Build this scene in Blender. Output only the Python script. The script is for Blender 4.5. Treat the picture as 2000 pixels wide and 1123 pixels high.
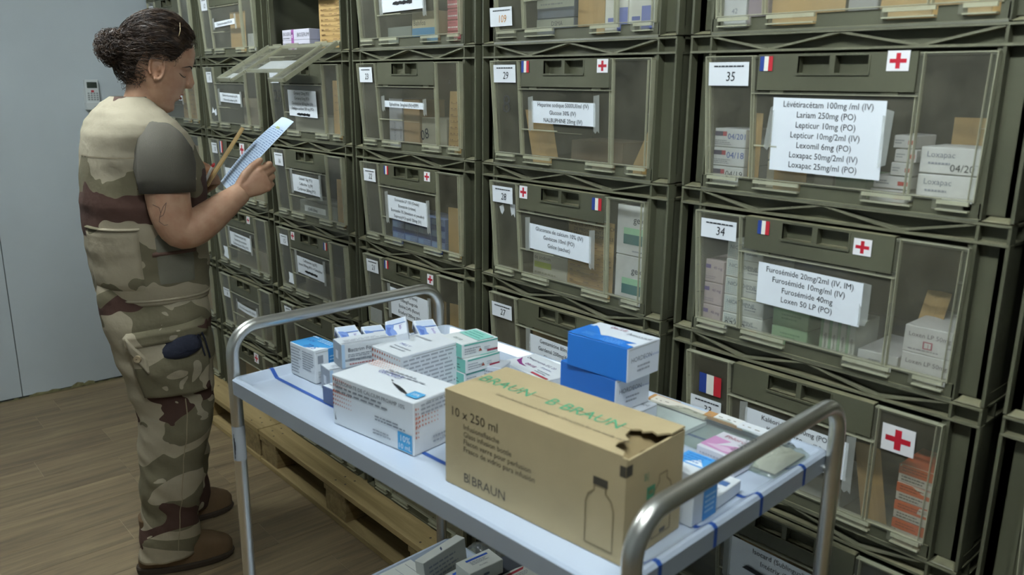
import bpy, bmesh, math, random
import numpy as np
from mathutils import Vector, Matrix, noise as mnoise
random.seed(7)
for o in list(bpy.data.objects): bpy.data.objects.remove(o)
scene = bpy.context.scene
COL = scene.collection
R = math.radians

# ------------------------------------------------------------------ camera
def cam_axes(az, tilt, roll):
    f = Vector((-math.sin(az)*math.cos(tilt), math.cos(az)*math.cos(tilt), -math.sin(tilt)))
    r = Vector((math.cos(az), math.sin(az), 0)); u = r.cross(f)
    c, s = math.cos(roll), math.sin(roll)
    return c*r+s*u, -s*r+c*u, f
cr, cu, cf = cam_axes(0.8479457, 0.2458564, 0.0106791)
cam = bpy.data.cameras.new('camera'); cam_ob = bpy.data.objects.new('camera', cam); COL.objects.link(cam_ob)
cam.sensor_width = 36; cam.lens = 1587.68/2000*36
M = Matrix.Identity(4)
for i, v in enumerate((cr, cu, -cf)):
    for j in range(3): M[j][i] = v[j]
M.translation = (0.3071, -1.3365, 1.4992)
cam_ob.matrix_world = M
cam.dof.use_dof = True; cam.dof.focus_distance = 2.25; cam.dof.aperture_fstop = 5.0
cam.clip_start = 0.02
scene.camera = cam_ob

# ------------------------------------------------------------------ world, exposure
w = bpy.data.worlds.new('world'); scene.world = w; w.use_nodes = True
w.node_tree.nodes['Background'].inputs[0].default_value = (0.9, 1.0, 1.05, 1)
w.node_tree.nodes['Background'].inputs[1].default_value = 0.05
vs = scene.view_settings
vs.view_transform = 'Standard'; vs.look = 'None'; vs.gamma = 1; vs.use_curve_mapping = False
vs.exposure = 0.12
LAMP_POWER = (78.0, 88.0)          # emission strength of the tubes of each ceiling lamp
LAMPS = [(0.0, -1.0), (-2.35, -1.0)]      # ceiling lamp centres (x, y)

# ------------------------------------------------------------------ materials
def lin(h):
    if isinstance(h, str):
        h = h.lstrip('#'); c = [int(h[i:i+2], 16)/255 for i in (0, 2, 4)]
    else: c = h
    return tuple(x/12.92 if x <= .04045 else ((x+.055)/1.055)**2.4 for x in c)+(1,)
MATS = {}
def pbr(name, col, rough=.6, metal=0, spec=.5, bump=0, bscale=200, var=0, vscale=8, col2=None, emit=0):
    if name in MATS: return MATS[name]
    m = bpy.data.materials.new(name); m.use_nodes = True; nt = m.node_tree; b = nt.nodes['Principled BSDF']
    b.inputs['Base Color'].default_value = lin(col); b.inputs['Roughness'].default_value = rough
    b.inputs['Metallic'].default_value = metal; b.inputs['Specular IOR Level'].default_value = spec
    if var or bump:
        tc = nt.nodes.new('ShaderNodeTexCoord')
    if var:
        n = nt.nodes.new('ShaderNodeTexNoise'); n.inputs['Scale'].default_value = vscale; n.inputs['Detail'].default_value = 6
        nt.links.new(tc.outputs['Object'], n.inputs['Vector'])
        mx = nt.nodes.new('ShaderNodeMix'); mx.data_type = 'RGBA'
        c = lin(col); c2 = lin(col2) if col2 else tuple(x*(1-var) for x in c[:3])+(1,)
        mx.inputs[6].default_value = c; mx.inputs[7].default_value = c2
        rp = nt.nodes.new('ShaderNodeMapRange'); rp.inputs[1].default_value = .35; rp.inputs[2].default_value = .7
        nt.links.new(n.outputs[0], rp.inputs[0]); nt.links.new(rp.outputs[0], mx.inputs[0]); nt.links.new(mx.outputs[2], b.inputs['Base Color'])
    if bump:
        n2 = nt.nodes.new('ShaderNodeTexNoise'); n2.inputs['Scale'].default_value = bscale; n2.inputs['Detail'].default_value = 3
        nt.links.new(tc.outputs['Object'], n2.inputs['Vector'])
        bp = nt.nodes.new('ShaderNodeBump'); bp.inputs['Strength'].default_value = bump; bp.inputs['Distance'].default_value = .002
        nt.links.new(n2.outputs[0], bp.inputs['Height']); nt.links.new(bp.outputs[0], b.inputs['Normal'])
    if emit:
        b.inputs['Emission Color'].default_value = lin(col); b.inputs['Emission Strength'].default_value = emit
    MATS[name] = m; return m
def ink(h, rough=.5): return pbr('print_'+h.lstrip('#'), h, rough)

def crate_mat():
    # olive moulded plastic with pale dust lying on the faces that look up
    m = bpy.data.materials.new('olive_plastic'); m.use_nodes = True; nt = m.node_tree; b = nt.nodes['Principled BSDF']
    b.inputs['Roughness'].default_value = .52; b.inputs['Specular IOR Level'].default_value = .4
    g = nt.nodes.new('ShaderNodeNewGeometry'); sx = nt.nodes.new('ShaderNodeSeparateXYZ'); nt.links.new(g.outputs['True Normal'], sx.inputs[0])
    n = nt.nodes.new('ShaderNodeTexNoise'); n.inputs['Scale'].default_value = 14; n.inputs['Detail'].default_value = 8; n.inputs['Roughness'].default_value = .65
    nt.links.new(g.outputs['Position'], n.inputs['Vector'])
    up = nt.nodes.new('ShaderNodeMapRange'); up.inputs[1].default_value = .3; up.inputs[2].default_value = .9; nt.links.new(sx.outputs[2], up.inputs[0])
    mu = nt.nodes.new('ShaderNodeMath'); mu.operation = 'MULTIPLY'; nt.links.new(up.outputs[0], mu.inputs[0])
    nr = nt.nodes.new('ShaderNodeMapRange'); nr.inputs[1].default_value = .25; nr.inputs[2].default_value = .6; nr.inputs[4].default_value = .9; nt.links.new(n.outputs[0], nr.inputs[0])
    nt.links.new(nr.outputs[0], mu.inputs[1])
    base = nt.nodes.new('ShaderNodeMix'); base.data_type = 'RGBA'
    base.inputs[6].default_value = lin('#494938'); base.inputs[7].default_value = lin('#565643')
    n3 = nt.nodes.new('ShaderNodeTexNoise'); n3.inputs['Scale'].default_value = 5; n3.inputs['Detail'].default_value = 7; nt.links.new(g.outputs['Position'], n3.inputs['Vector'])
    r3 = nt.nodes.new('ShaderNodeMapRange'); r3.inputs[1].default_value = .35; r3.inputs[2].default_value = .7; nt.links.new(n3.outputs[0], r3.inputs[0]); nt.links.new(r3.outputs[0], base.inputs[0])
    mx = nt.nodes.new('ShaderNodeMix'); mx.data_type = 'RGBA'; mx.inputs[7].default_value = lin('#827d60')
    nt.links.new(base.outputs[2], mx.inputs[6]); nt.links.new(mu.outputs[0], mx.inputs[0]); nt.links.new(mx.outputs[2], b.inputs['Base Color'])
    rr = nt.nodes.new('ShaderNodeMapRange'); rr.inputs[3].default_value = .5; rr.inputs[4].default_value = .85; nt.links.new(mu.outputs[0], rr.inputs[0]); nt.links.new(rr.outputs[0], b.inputs['Roughness'])
    return m
OLIVE = crate_mat()
RIBM = pbr('olive_plastic_pale', '#696853', .55, spec=.4, var=.2, vscale=30)  # paler olive for the rim rib fronts and the truss ribs

def clear_mat(name, haze, hazecol, rough=.15, tint='#eef2ea', dirt=.5):
    # scuffed transparent plastic: clear transmission + gloss + a film of dust
    m = bpy.data.materials.new(name); m.use_nodes = True; nt = m.node_tree; nt.nodes.clear()
    out = nt.nodes.new('ShaderNodeOutputMaterial')
    tr = nt.nodes.new('ShaderNodeBsdfTransparent'); tr.inputs[0].default_value = lin(tint)
    gl = nt.nodes.new('ShaderNodeBsdfGlossy'); gl.inputs['Roughness'].default_value = rough
    di = nt.nodes.new('ShaderNodeBsdfDiffuse'); di.inputs[0].default_value = lin(hazecol)
    g = nt.nodes.new('ShaderNodeNewGeometry')
    n = nt.nodes.new('ShaderNodeTexNoise'); n.inputs['Scale'].default_value = 9; n.inputs['Detail'].default_value = 9; n.inputs['Roughness'].default_value = .7
    nt.links.new(g.outputs['Position'], n.inputs['Vector'])
    rp = nt.nodes.new('ShaderNodeMapRange'); rp.inputs[1].default_value = .3; rp.inputs[2].default_value = .75
    rp.inputs[3].default_value = haze*(1-dirt); rp.inputs[4].default_value = haze*(1+dirt)
    nt.links.new(n.outputs[0], rp.inputs[0])
    lw = nt.nodes.new('ShaderNodeLayerWeight'); pw = nt.nodes.new('ShaderNodeMath'); pw.operation = 'POWER'; pw.inputs[1].default_value = 4.5; nt.links.new(lw.outputs['Facing'], pw.inputs[0])
    fr = nt.nodes.new('ShaderNodeMapRange'); fr.inputs[3].default_value = .035; fr.inputs[4].default_value = .8; nt.links.new(pw.outputs[0], fr.inputs[0])
    m1 = nt.nodes.new('ShaderNodeMixShader'); m2 = nt.nodes.new('ShaderNodeMixShader')
    nt.links.new(rp.outputs[0], m1.inputs[0]); nt.links.new(tr.outputs[0], m1.inputs[1]); nt.links.new(di.outputs[0], m1.inputs[2])
    nt.links.new(fr.outputs[0], m2.inputs[0]); nt.links.new(m1.outputs[0], m2.inputs[1]); nt.links.new(gl.outputs[0], m2.inputs[2])
    nt.links.new(m2.outputs[0], out.inputs[0]); MATS[name] = m; return m
CLEAR = clear_mat('clear_plastic', .105, '#aea991', .2, tint='#ffffff', dirt=.6)
EDGE = clear_mat('clear_plastic_edge', .11, '#c3c2a6', .3, tint='#ffffff', dirt=.25)
RIDGE = clear_mat('clear_plastic_ridge', .6, '#c6c5a8', .3, tint='#ffffff', dirt=.25)
BAG = clear_mat('plastic_film', .12, '#e8eef4', .12)

def wood_mat(name, c1, c2, scale=1.0, axis='Y', rough=.55, rnd=.25):
    m = bpy.data.materials.new(name); m.use_nodes = True; nt = m.node_tree; b = nt.nodes['Principled BSDF']; L = nt.links.new
    g = nt.nodes.new('ShaderNodeNewGeometry'); oi = nt.nodes.new('ShaderNodeObjectInfo')
    mp = nt.nodes.new('ShaderNodeMapping'); L(g.outputs['Position'], mp.inputs[0])
    mp.inputs['Scale'].default_value = {'Y': (22*scale, 1.6*scale, 22*scale), 'X': (1.6*scale, 22*scale, 22*scale)}[axis]
    cb = nt.nodes.new('ShaderNodeCombineXYZ'); mm = nt.nodes.new('ShaderNodeMath'); mm.operation = 'MULTIPLY'; mm.inputs[1].default_value = 37
    L(oi.outputs['Random'], mm.inputs[0])
    for i in range(3): L(mm.outputs[0], cb.inputs[i])
    L(cb.outputs[0], mp.inputs['Location'])
    n = nt.nodes.new('ShaderNodeTexNoise'); n.inputs['Scale'].default_value = 1; n.inputs['Detail'].default_value = 9; n.inputs['Roughness'].default_value = .68; n.inputs['Distortion'].default_value = .7
    L(mp.outputs[0], n.inputs['Vector'])
    r = nt.nodes.new('ShaderNodeMapRange'); r.inputs[1].default_value = .33; r.inputs[2].default_value = .68; L(n.outputs[0], r.inputs[0])
    mx = nt.nodes.new('ShaderNodeMix'); mx.data_type = 'RGBA'; mx.inputs[6].default_value = lin(c1); mx.inputs[7].default_value = lin(c2); L(r.outputs[0], mx.inputs[0])
    hs = nt.nodes.new('ShaderNodeHueSaturation'); vr = nt.nodes.new('ShaderNodeMapRange'); vr.inputs[3].default_value = 1-rnd; vr.inputs[4].default_value = 1+rnd
    L(oi.outputs['Random'], vr.inputs[0]); L(vr.outputs[0], hs.inputs['Value']); L(mx.outputs[2], hs.inputs['Color']); L(hs.outputs[0], b.inputs['Base Color'])
    b.inputs['Roughness'].default_value = rough
    bp = nt.nodes.new('ShaderNodeBump'); bp.inputs['Strength'].default_value = .25; bp.inputs['Distance'].default_value = .001; L(n.outputs[0], bp.inputs['Height']); L(bp.outputs[0], b.inputs['Normal'])
    MATS[name] = m; return m
PLANK = wood_mat('oak_laminate', '#65543f', '#93805f', 1, 'Y', .5, .1)
PINE = wood_mat('pallet_pine', '#877246', '#b29a6a', .8, 'X', .75, .14)
PINE_END = wood_mat('pallet_block_pine', '#735f3a', '#9c875a', 1.4, 'Y', .8, .15)

# ------------------------------------------------------------------ mesh helpers
_TXT = {}
def text_geo(s):
    if s in _TXT: return _TXT[s]
    cu_ = bpy.data.curves.new('t', 'FONT'); cu_.body = s; cu_.size = 1; cu_.resolution_u = 2; cu_.align_x = 'LEFT'
    ob = bpy.data.objects.new('t', cu_); me = bpy.data.meshes.new_from_object(ob)
    vs_ = [tuple(v.co[:2]) for v in me.vertices]; fs = [tuple(p.vertices) for p in me.polygons]
    bpy.data.objects.remove(ob); bpy.data.curves.remove(cu_); bpy.data.meshes.remove(me)
    wd = max([v[0] for v in vs_], default=0)
    _TXT[s] = (vs_, fs, wd); return _TXT[s]

class MB:
    def __init__(s): s.v = []; s.f = []; s.m = []; s.mats = []
    def mi(s, m):
        if m not in s.mats: s.mats.append(m)
        return s.mats.index(m)
    def poly(s, pts, m):
        b = len(s.v); s.v += [tuple(p) for p in pts]; s.f.append(tuple(range(b, b+len(pts)))); s.m.append(s.mi(m))
    def mesh(s, vs_, fs, m):
        b = len(s.v); s.v += [tuple(p) for p in vs_]; k = s.mi(m)
        for f in fs: s.f.append(tuple(i+b for i in f)); s.m.append(k)
    def hexa(s, p, m):   # p: 4 bottom (ccw from above) then 4 top
        s.mesh(p, [(3, 2, 1, 0), (4, 5, 6, 7), (0, 1, 5, 4), (1, 2, 6, 5), (2, 3, 7, 6), (3, 0, 4, 7)], m)
    def box(s, x0, x1, y0, y1, z0, z1, m):
        s.hexa([(x0, y0, z0), (x1, y0, z0), (x1, y1, z0), (x0, y1, z0), (x0, y0, z1), (x1, y0, z1), (x1, y1, z1), (x0, y1, z1)], m)
    def prism(s, poly, ax, t, m):   # poly of 3D points, extruded by vector t
        n = len(poly); t = Vector(t); a = [Vector(p) for p in poly]; bq = [p+t for p in a]
        s.mesh(a+bq, [tuple(range(n))[::-1], tuple(range(n, 2*n))]+[(i, (i+1) % n, n+(i+1) % n, n+i) for i in range(n)], m)
    def loft(s, rings, m, closed=True, caps=True):
        b = len(s.v); n = len(rings[0]); k = s.mi(m)
        for r in rings: s.v += [tuple(p) for p in r]
        for i in range(len(rings)-1):
            for j in range(n if closed else n-1):
                j2 = (j+1) % n
                s.f.append((b+i*n+j, b+i*n+j2, b+(i+1)*n+j2, b+(i+1)*n+j)); s.m.append(k)
        if caps and closed:
            s.f.append(tuple(b+j for j in range(n))[::-1]); s.m.append(k)
            e = b+(len(rings)-1)*n; s.f.append(tuple(e+j for j in range(n))); s.m.append(k)
    def tube(s, path, r, m, n=10, caps=True, flat=1.0, upv=(0, 0, 1)):
        path = [Vector(p) for p in path]; rr = r if isinstance(r, (list, tuple)) else [r]*len(path)
        rings = []; nrm = None
        for i, p in enumerate(path):
            t = (path[min(i+1, len(path)-1)]-path[max(i-1, 0)]).normalized()
            if nrm is None:
                u = Vector(upv)
                if abs(t.dot(u)) > .97: u = Vector((1, 0, 0))
                nrm = (u-t*u.dot(t)).normalized()
            else: nrm = (nrm-t*nrm.dot(t)).normalized()
            bn = t.cross(nrm)
            rings.append([p+(nrm*math.cos(a)+bn*math.sin(a)*flat)*rr[i] for a in [2*math.pi*j/n for j in range(n)]])
        s.loft(rings, m, True, caps)
    def text(s, st, o, u, v, size, m, align='c', nrm=None):
        vs_, fs, wd = text_geo(st); o, u, v = Vector(o), Vector(u).normalized(), Vector(v).normalized()
        dx = {'c': -wd/2, 'l': 0, 'r': -wd}[align]
        s.mesh([o+u*((x+dx)*size)+v*(y*size) for x, y in vs_], fs, m)
    def obj(s, name, parent=None, loc=(0, 0, 0), rot=(0, 0, 0), smooth=False, bevel=0):
        me = s.data(name, smooth); o = bpy.data.objects.new(name, me); COL.objects.link(o)
        o.location = loc; o.rotation_euler = rot
        if parent: o.parent = parent
        if bevel:
            md = o.modifiers.new('bevel', 'BEVEL'); md.width = bevel; md.segments = 1; md.limit_method = 'ANGLE'
        return o
    def data(s, name, smooth=False):
        me = bpy.data.meshes.new(name); me.from_pydata(s.v, [], s.f)
        for m in s.mats: me.materials.append(m)
        me.polygons.foreach_set('material_index', s.m)
        if smooth:
            me.polygons.foreach_set('use_smooth', [True]*len(s.f))
        me.update(); return me
def inst(name, data, parent=None, loc=(0, 0, 0), rot=(0, 0, 0)):
    o = bpy.data.objects.new(name, data); COL.objects.link(o); o.location = loc; o.rotation_euler = rot
    if parent: o.parent = parent
    return o
def empty(name, loc=(0, 0, 0), rz=0):
    o = bpy.data.objects.new(name, None); COL.objects.link(o); o.location = loc; o.rotation_euler = (0, 0, rz); o.empty_display_size = .05
    return o
def tag(o, label, cat, group=None, kind=None):
    o['label'] = label; o['category'] = cat
    if group: o['group'] = group
    if kind: o['kind'] = kind
    return o
def struct(o, label=None):
    o['kind'] = 'structure'
    if label: o['label'] = label
    return o
# ------------------------------------------------------------------ room shell
XL, XR, YB, YF, ZC = -4.0, 2.3, 0.78, -3.0, 2.42
WALLM = pbr('wall_panel_grey', '#c0c8ca', .45, bump=.15, bscale=260, var=.06, vscale=3)
SEAM = pbr('wall_joint_dark', '#4a4d48', .8)
CEIL = pbr('ceiling_grey', '#a9aca8', .8); WALLD = pbr('far_wall_grey', '#939a9c', .7)
def setting(mb, name, label, cat, **k):
    o = mb.obj(name, **k); o['label'] = label; o['category'] = cat; o['kind'] = 'structure'; return o
b = MB(); b.box(XL-.1, XR+.1, YF-.1, YB+.1, -.06, -.0009, pbr('floor_joint', '#b3a488', .9)); floor = setting(b, 'floor', 'wood-look laminate plank floor of the storeroom', 'floor')
PW = .1704; x = -3.725-2*PW; row = 0
joints = {2: -.68, 4: -.49, 5: -.79, 7: -.528, 9: -.665, 11: -.307}
PL = 1.22; pk = {}
while x < XR:
    x0, x1 = max(x, XL+.002), min(x+PW, XR)
    j = joints.get(row, -.1-((row*.47) % 1.2))
    while j > YF: j -= PL
    y = j
    while y < YB:
        y0, y1 = max(y, YF), min(y+PL, YB)
        if y1-y0 > .01:
            b = MB(); b.box(x0+.0006, x1-.0006, y0+.0006, y1-.0006, -.006, 0, PLANK); b.obj('plank', floor)
        y += PL
    x += PW; row += 1
# left wall: grey panels with open joints
b = MB(); b.box(XL-.1, XL-.012, YF-.1, YB+.1, 0, ZC, SEAM); wl = setting(b, 'wall_left', 'pale grey panelled end wall with a vertical joint and stained foot', 'wall')
for y0, y1 in ((YF, -1.83), (-1.826, -.677), (-.673, YB)):
    b = MB(); b.box(XL-.012, XL, y0, y1, .012, ZC, WALLM); b.obj('wall_panel', wl)
# stained and crumbled foot of the wall
b = MB(); rnd = random.Random(3); STAIN = pbr('damp_stain', '#8d8a63', .9, var=.35, vscale=40, col2='#6d6543')
yy = -.85
while yy < .0:
    d = rnd.uniform(.03, .09); h0 = rnd.uniform(.006, .03) if -.68 < yy < -.35 else rnd.uniform(.002, .012)
    b.poly([(XL+.0006, yy, .0), (XL+.0006, yy+d, .0), (XL+.0006, yy+d*.9, h0*.7), (XL+.0006, yy+d*.5, h0), (XL+.0006, yy+d*.15, h0*.55)], STAIN); yy += d*.8
b.obj('damp_stain', wl)
b = MB(); b.box(XL-.1, XR+.1, YB, YB+.1, 0, ZC, WALLM); setting(b, 'wall_back', 'grey wall behind the stacked crates', 'wall')
b = MB(); b.box(XR, XR+.1, YF-.1, YB+.1, 0, ZC, WALLD); setting(b, 'wall_right', 'grey wall to the right of the crates', 'wall')
b = MB(); b.box(XL-.1, XR+.1, YF-.1, YF, 0, ZC, WALLD); setting(b, 'wall_front', 'grey wall behind the photographer', 'wall')
b = MB(); b.box(XL-.1, XR+.1, YF-.1, YB+.1, ZC, ZC+.1, CEIL); setting(b, 'ceiling', 'grey storeroom ceiling above the crates', 'ceiling')
# ceiling lamps with fluorescent tubes
LH = pbr('lamp_housing', '#e6e8e6', .4); TUBES = [pbr('fluorescent_tube_%d' % k, '#effaff', .4, emit=LAMP_POWER[k]) for k in (0, 1)]
for i, (lx, ly) in enumerate(LAMPS):
    e = empty('ceiling_lamp', (lx, ly, ZC)); tag(e, ['fluorescent ceiling lamp over the trolley end of the aisle', 'fluorescent ceiling lamp over the wall end of the aisle'][i], 'lamp', 'ceiling lamps')
    b = MB(); b.box(-.62, .62, -.09, .09, -.05, 0, LH); b.obj('lamp_housing', e, bevel=.006)
    for sy in (-.05, .05):
        b = MB(); b.tube([(-.6, sy, -.075), (.6, sy, -.075)], .016, TUBES[i], 12); b.obj('fluorescent_tube', e, smooth=True)
        b = MB(); b.box(-.615, -.6, sy-.015, sy+.015, -.095, -.05, LH); b.box(.6, .615, sy-.015, sy+.015, -.095, -.05, LH); b.obj('tube_holder', e)

# remote control in a holder on the left wall
e = empty('remote_control', (XL, -.219, 1.36), R(90)); tag(e, 'white air-conditioner remote in a holder on the grey wall', 'remote')
RW = pbr('remote_white', '#cdd2cf', .45); RG = pbr('remote_grey', '#8b918f', .5); SC = pbr('lcd_grey', '#39413a', .25)
b = MB(); b.box(-.031, .031, -.026, -.006, .01, .137, RW); b.obj('remote_body', e, bevel=.004)
b = MB(); b.box(-.034, .034, -.03, 0, -.004, .034, RW); b.box(-.034, .034, -.006, 0, .034, .1, RW); b.obj('holder', e, bevel=.003)
b = MB(); b.box(-.022, .022, -.0272, -.026, .098, .125, SC); b.obj('display', e)
b = MB(); b.box(-.006, .006, -.028, -.026, .078, .088, ink('b8454a')); b.obj('power_button', e)
for r_ in range(4):
    for c_ in range(4):
        b = MB(); b.box(-.022+c_*.0125, -.014+c_*.0125, -.0275, -.026, .042+r_*.0095, .048+r_*.0095, RG); b.obj('button', e)
b = MB(); b.poly([(.002, -.0306, .008), (.024, -.0306, .008), (.024, -.0306, .013), (.002, -.0306, .013)], ink('333b3c')); b.obj('maker_mark', e)

# ------------------------------------------------------------------ pallets
PY0 = -.097
def pallet(x0, label):
    e = empty('pallet', (x0, PY0, 0)); tag(e, label, 'pallet', 'pallets under the crates')
    for y0, y1 in ((0, .145), (.19, .29), (.3275, .4725), (.51, .61), (.655, .8)):
        b = MB(); b.box(0.002, 1.198, y0, y1, .122, .144, PINE); o = b.obj('top_board', e, bevel=.0015)
    for a0, a1 in ((0.004, .145), (.5275, .6725), (1.055, 1.196)):
        b = MB(); b.box(a0, a1, .002, .798, .1, .122, PINE_END); b.obj('stringer_board', e, bevel=.0015)
        for y0, y1 in ((.006, .1), (.3275, .4725), (.7, .794)):
            b = MB(); b.box(a0+.004, a1-.002, y0, y1, .022, .1, PINE_END); b.obj('block', e, bevel=.002)
    for y0, y1 in ((0, .1), (.3275, .4725), (.7, .8)):
        b = MB(); b.box(.002, 1.198, y0, y1, 0.0005, .022, PINE); b.obj('bottom_board', e, bevel=.0015)
    b = MB(); NAIL = pbr('nail_head', '#4a3d28', .6)
    for a in (.05, .1, .58, .63, 1.1, 1.15):
        for yy in (.03, .068):
            b.tube([(a, yy+.012*math.sin(a*50), .1438), (a, yy+.012*math.sin(a*50), .1444)], .004, NAIL, 8)
    b.obj('nail_heads', e)
for x0, lb in ((-3.83, 'pine pallet under the far crates, standing in front of the grey wall'), (-2.627, 'pine pallet in the middle of the row, beside the soldier'),
               (-1.424, 'pine pallet under the crates behind the trolley'), (-.221, 'pine pallet at the camera end of the row')):
    pallet(x0, lb)
# ------------------------------------------------------------------ printed boxes
def fr_(face, L, W, H):   # origin, u, v, normal, lengths
    e = .0004
    return {'F': (Vector((0, -e, 0)), Vector((1, 0, 0)), Vector((0, 0, 1)), L, H), 'T': (Vector((0, 0, H+e)), Vector((1, 0, 0)), Vector((0, 1, 0)), L, W),
            'R': (Vector((L+e, 0, 0)), Vector((0, 1, 0)), Vector((0, 0, 1)), W, H), 'L': (Vector((-e, W, 0)), Vector((0, -1, 0)), Vector((0, 0, 1)), W, H),
            'B': (Vector((L, W+e, 0)), Vector((-1, 0, 0)), Vector((0, 0, 1)), L, H)}[face]
def art(mb, L, W, H, items, rng):
    """items: ('r',face,u0,v0,u1,v1,col) rect; ('t',face,u,v,size,col,text,align) text; ('l',face,u0,v0,u1,v1,n,col) rows of small print; ('d',face,u0,v0,u1,v1,nx,ny,col) dots; ('p',face,[(u,v)..],col) polygon; 'tv' text rotated to read along the top face the other way"""
    lvl = 0
    for it in items:
        k, face = it[0], it[1]; o, u, v, LU, LV = fr_(face, L, W, H); nn = u.cross(v); o = o+nn*(.00012*lvl); lvl += 1
        P = lambda a, c: o+u*(a*LU)+v*(c*LV)
        if k == 'r':
            u0, v0, u1, v1, c = it[2:]; mb.poly([P(u0, v0), P(u1, v0), P(u1, v1), P(u0, v1)], ink(c))
        elif k == 'p': mb.poly([P(a, c) for a, c in it[2]], ink(it[3]))
        elif k == 't':
            a, c, sz, colr, st = it[2:7]; al = it[7] if len(it) > 7 else 'l'; av = (1-a if al == 'l' else 2*min(a, 1-a))*LU*.97; sz = min(sz, av/max(text_geo(st)[2], .01)); mb.text(st, P(a, c), u, v, sz, ink(colr), al)
        elif k == 'ts':   # text turned by 180 degrees on the face
            a, c, sz, colr, st = it[2:7]; mb.text(st, P(a, c), -u, -v, sz, ink(colr), 'l')
        elif k == 'tu':   # text running up the face
            a, c, sz, colr, st = it[2:7]; sz = min(sz, (1-c)*LV*.97/max(text_geo(st)[2], .01)); mb.text(st, P(a, c), v, -u, sz, ink(colr), 'l')
        elif k == 'l':
            u0, v0, u1, v1, n, c = it[2:]; hh = (v1-v0)/n
            for i in range(n):
                a = u0; end = u1-(u1-u0)*rng.random()*.35
                while a < end:
                    d = min((u1-u0)*rng.uniform(.05, .16), end-a); vv = v1-(i+.7)*hh
                    mb.poly([P(a, vv), P(a+d, vv), P(a+d, vv+hh*.42), P(a, vv+hh*.42)], ink(c)); a += d+(u1-u0)*.025
        elif k == 'd':
            u0, v0, u1, v1, nx, ny, c = it[2:]
            for i in range(nx):
                for j in range(ny):
                    a = u0+(u1-u0)*(i+.25)/nx; c0 = v0+(v1-v0)*(j+.25)/ny; s = .5*(1-.6*i/nx)
                    mb.poly([P(a, c0), P(a+(u1-u0)/nx*s, c0), P(a+(u1-u0)/nx*s, c0+(v1-v0)/ny*s), P(a, c0+(v1-v0)/ny*s)], ink(c))
def board(h): return pbr('cardboard_'+h.lstrip('#'), h, .55, bump=.05, bscale=300)
def pack(name, label, cat, L, W, H, loc, ang=0, col='#dfe2e0', sides=None, items=(), group=None, rot=None, seed=1, seams=True):
    """a folding carton: origin at its front left base corner; sides gives other face colours"""
    e = empty(name, loc, R(ang))
    if rot: e.rotation_euler = rot
    tag(e, label, cat, group)
    sd = sides or {}; g = lambda k: board(sd.get(k, col))
    b = MB(); p = [(0, 0, 0), (L, 0, 0), (L, W, 0), (0, W, 0), (0, 0, H), (L, 0, H), (L, W, H), (0, W, H)]
    rg = random.Random(seed+len(label)); j = lambda q: tuple(c+rg.uniform(-.0007, .0007) for c in q) if q[2] > 0 else q
    p = [j(q) for q in p]
    for f, k in (((3, 2, 1, 0), 'D'), ((4, 5, 6, 7), 'T'), ((0, 1, 5, 4), 'F'), ((1, 2, 6, 5), 'R'), ((2, 3, 7, 6), 'B'), ((3, 0, 4, 7), 'L')):
        b.poly([p[i] for i in f], g(k))
    me = bmesh.new()
    o = b.obj('carton', e)
    bm = me; bm.from_mesh(o.data); bmesh.ops.remove_doubles(bm, verts=bm.verts, dist=1e-5); bm.to_mesh(o.data); bm.free()
    md = o.modifiers.new('bevel', 'BEVEL'); md.width = min(.0012, H*.06); md.segments = 1
    # tuck flap seams on the end faces
    if seams:
        for s_ in (-1, 1):
            f = MB(); xx = -.0005 if s_ < 0 else L+.0005
            f.poly([(xx, W*.03, H*.93), (xx, W*.97, H*.93), (xx, W*.97, H*.945), (xx, W*.03, H*.945)][::s_], ink('9a9d98')); f.obj('flap_seam', e)
    if items:
        a = MB(); art(a, L, W, H, items, rg); a.obj('printed_artwork', e)
    return e
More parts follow.
